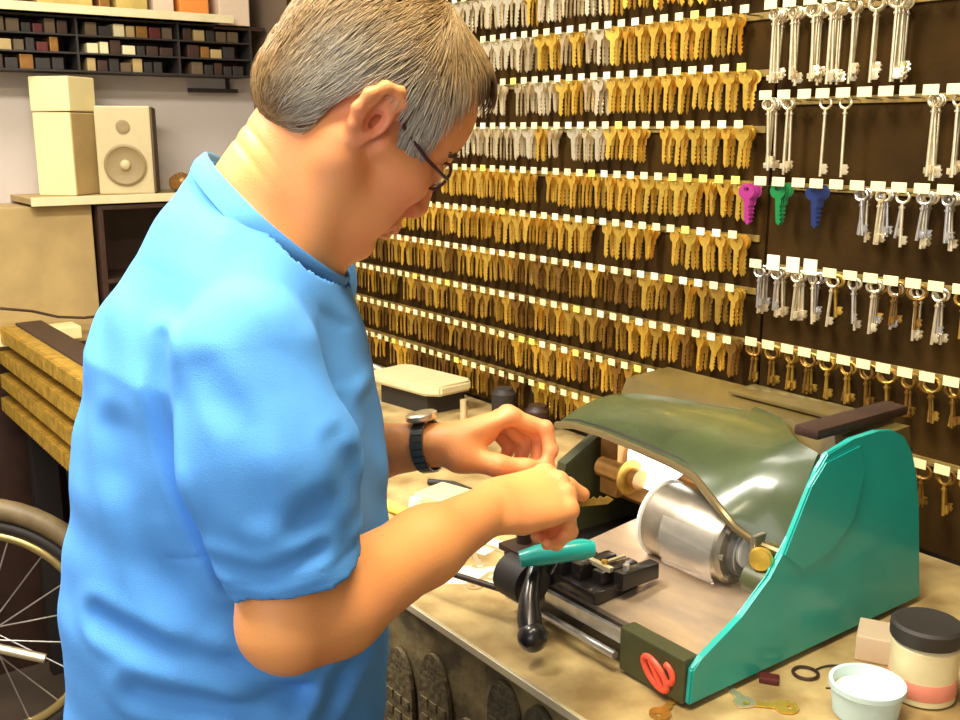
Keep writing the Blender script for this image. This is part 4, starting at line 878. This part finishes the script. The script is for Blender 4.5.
QQ = np.concatenate([np.stack([idx + p, idx + r_, idx + r_ + 3, idx + p + 3], -1).reshape(-1, 4) for p, r_ in ((0, 1), (1, 2), (2, 0))])
st_ = npmesh('hair_strands', VV, QQ, HAIR, ho); jr = np.repeat(rng.random(NS), ns * 3)
tint(st_, haircol((VV - HC) @ HR, jr) * (.65 + .7 * np.repeat(rng.random(NS), ns * 3))[:, None])
# ---------------- glasses
t_ = bpy.data.objects.new('eyeglasses', None); COL.objects.link(t_); t_.parent = man
for s in (-1, 1):
    ce = [(.087 - .10 * abs(.026 * math.cos(a)) * .6, s * .031 + .0215 * math.cos(a), .002 + .0145 * math.sin(a)) for a in [2 * PI * k / 28 for k in range(28)]]
    b = B(); tube(b, [hp(*p) for p in ce], .0017, 6, True); obj('rim', b, M['frame'], t_, True)
    b = B(); v = [b.verts.new(hp(*p)) for p in ce]; v2 = [b.verts.new(hp(p[0] - .0012, p[1], p[2])) for p in ce]; b.faces.new(v); b.faces.new(v2[::-1])
    for i in range(28): b.faces.new((v[i], v[(i + 1) % 28], v2[(i + 1) % 28], v2[i]))
    obj('lens', b, M['lens'], t_)
    b = B(); tube(b, [hp(.086, s * .053, .004), hp(.077, s * .062, .004), hp(.05, s * .0700, .006), hp(.012, s * .0755, .014), hp(-.010, s * .076, .030)], .0019, 6); obj('temple', b, M['frame'], t_, True)
b = B(); tube(b, [hp(.092, -.008, .004), hp(.097, 0, .007), hp(.092, .008, .004)], .0014, 6); obj('bridge', b, M['frame'], t_, True)
# ---------------- watch on the left wrist
wt = bpy.data.objects.new('wristwatch', None); COL.objects.link(wt); wt.parent = man
ad = unit(LW - LE); wc = LW - ad * .012; u_ = unit(np.cross(ad, A3(0, 0, 1))); v_ = np.cross(u_, ad)
b = B(); rr = .0305
pr_ = [wc + (u_ * math.cos(a) + v_ * math.sin(a)) * rr for a in [2 * PI * k / 40 for k in range(40)]]
for i in range(40):
    a0, a1 = [2 * PI * (i + e) / 40 for e in (.06, .94)]
    for off in (-.0085, -.0028, .0028, .0085 - .0057 * 0):
        pass
for i in range(24):
    a = 2 * PI * i / 24; n_ = u_ * math.cos(a) + v_ * math.sin(a); tt = -u_ * math.sin(a) + v_ * math.cos(a)
    mt = Matrix((tuple(ad) + (0,), tuple(tt) + (0,), tuple(n_) + (0,), (0, 0, 0, 1))).transposed(); mt.translation = Vector(wc + n_ * rr)
    box(b, (-.008, -.0036, -.0014), (.008, .0036, .0014), .0006, mtx=mt)
obj('bracelet', b, M['gunmetal'], wt, False)['label'] = 'dark steel link bracelet'
n_ = unit(v_ * .80 - u_ * -.6); n_ = unit(v_ * .85 + np.sign((u_ @ A3(0, 1, 0))) * u_ * -.0); 
q_ = Vector(n_).to_track_quat('Z', 'Y').to_matrix().to_4x4(); q_.translation = Vector(wc + n_ * (rr + .001))
b = B(); lathe(b, [(.005, 0), (.017, 0), (.019, .002), (.019, .007), (.016, .009), (.004, .009)], seg=32, axis=q_); obj('watch_case', b, M['nickel'], wt, True)
# ---------------- the key he holds
tp = TIPS[('R', 0)][3]; tw = TIPS[('R', 't')][3]
gp = Vector(man.matrix_basis @ Vector((tp + tw) / 2))
kb = bpy.data.objects.new('held_key', KM['brass2'][3]); COL.objects.link(kb); kb.location = gp + Vector((.002, .002, .002)); kb.rotation_mode = 'QUATERNION'; kb.rotation_quaternion = Vector((.60, .79, .10)).to_track_quat('-Z', 'X'); tag(kb, 'dull brass key held in the fingertips of his right hand', 'key')

# ------------------------------------------------------------------ light
def ceiling_light(x, y, sx, sy, power, lab, col=(1, .93, .80)):
    t = empty('ceiling_light', (x, y, 2.70), 0, lab, 'ceiling light')
    obj('housing', box(B(), (-sx / 2 - .02, -sy / 2 - .02, -.04), (sx / 2 + .02, sy / 2 + .02, 0), .004), M['white'], t)
    obj('diffuser', box(B(), (-sx / 2, -sy / 2, -.05), (sx / 2, sy / 2, -.04), .002), M['lamp'], t)
    l = bpy.data.lights.new('lamp', 'AREA'); l.shape = 'RECTANGLE'; l.size = sx; l.size_y = sy; l.energy = power; l.color = col
    lo = bpy.data.objects.new('lamp', l); COL.objects.link(lo); lo.location = (x, y, 2.64)
ceiling_light(-1.55, -.05, .3, 1.2, 48, 'long fluorescent ceiling light behind the man')
ceiling_light(-.55, .35, .3, 1.2, 27, 'long fluorescent ceiling light over the counter', (1, .86, .58))
ceiling_light(-2.6, .5, .3, 1.0, 7, 'long fluorescent ceiling light near the left wall')
l = bpy.data.lights.new('fill_light', 'AREA'); l.shape = 'RECTANGLE'; l.size = 1.8; l.size_y = 1.4; l.energy = 22; l.color = (1, .95, .88)  # added fill lamp behind the camera, brightens the face and shirt
lo = bpy.data.objects.new('fill_light', l); COL.objects.link(lo); lo.location = (.35, -1.6, 2.0)
lo.rotation_euler = (Vector((-.9, .8, 1.3)) - lo.location).to_track_quat('-Z', 'Y').to_euler()
w = bpy.data.worlds.new('world'); sc.world = w; w.use_nodes = True
w.node_tree.nodes['Background'].inputs['Color'].default_value = (1, .9, .75, 1); w.node_tree.nodes['Background'].inputs['Strength'].default_value = .24
# ------------------------------------------------------------------ camera
cam = bpy.data.cameras.new('camera'); co = bpy.data.objects.new('camera', cam); COL.objects.link(co)
cam.sensor_width = 36; cam.lens = 36 * 1027 / 960; cam.clip_start = .02
co.location = (0, 0, 1.58); co.rotation_euler = (math.radians(90 - 12.6), 0, math.radians(143.5 - 90)); sc.camera = co
sc.view_settings.view_transform = 'Standard'; sc.view_settings.look = 'None'; sc.view_settings.gamma = 1; sc.view_settings.use_curve_mapping = False
sc.view_settings.exposure = .38
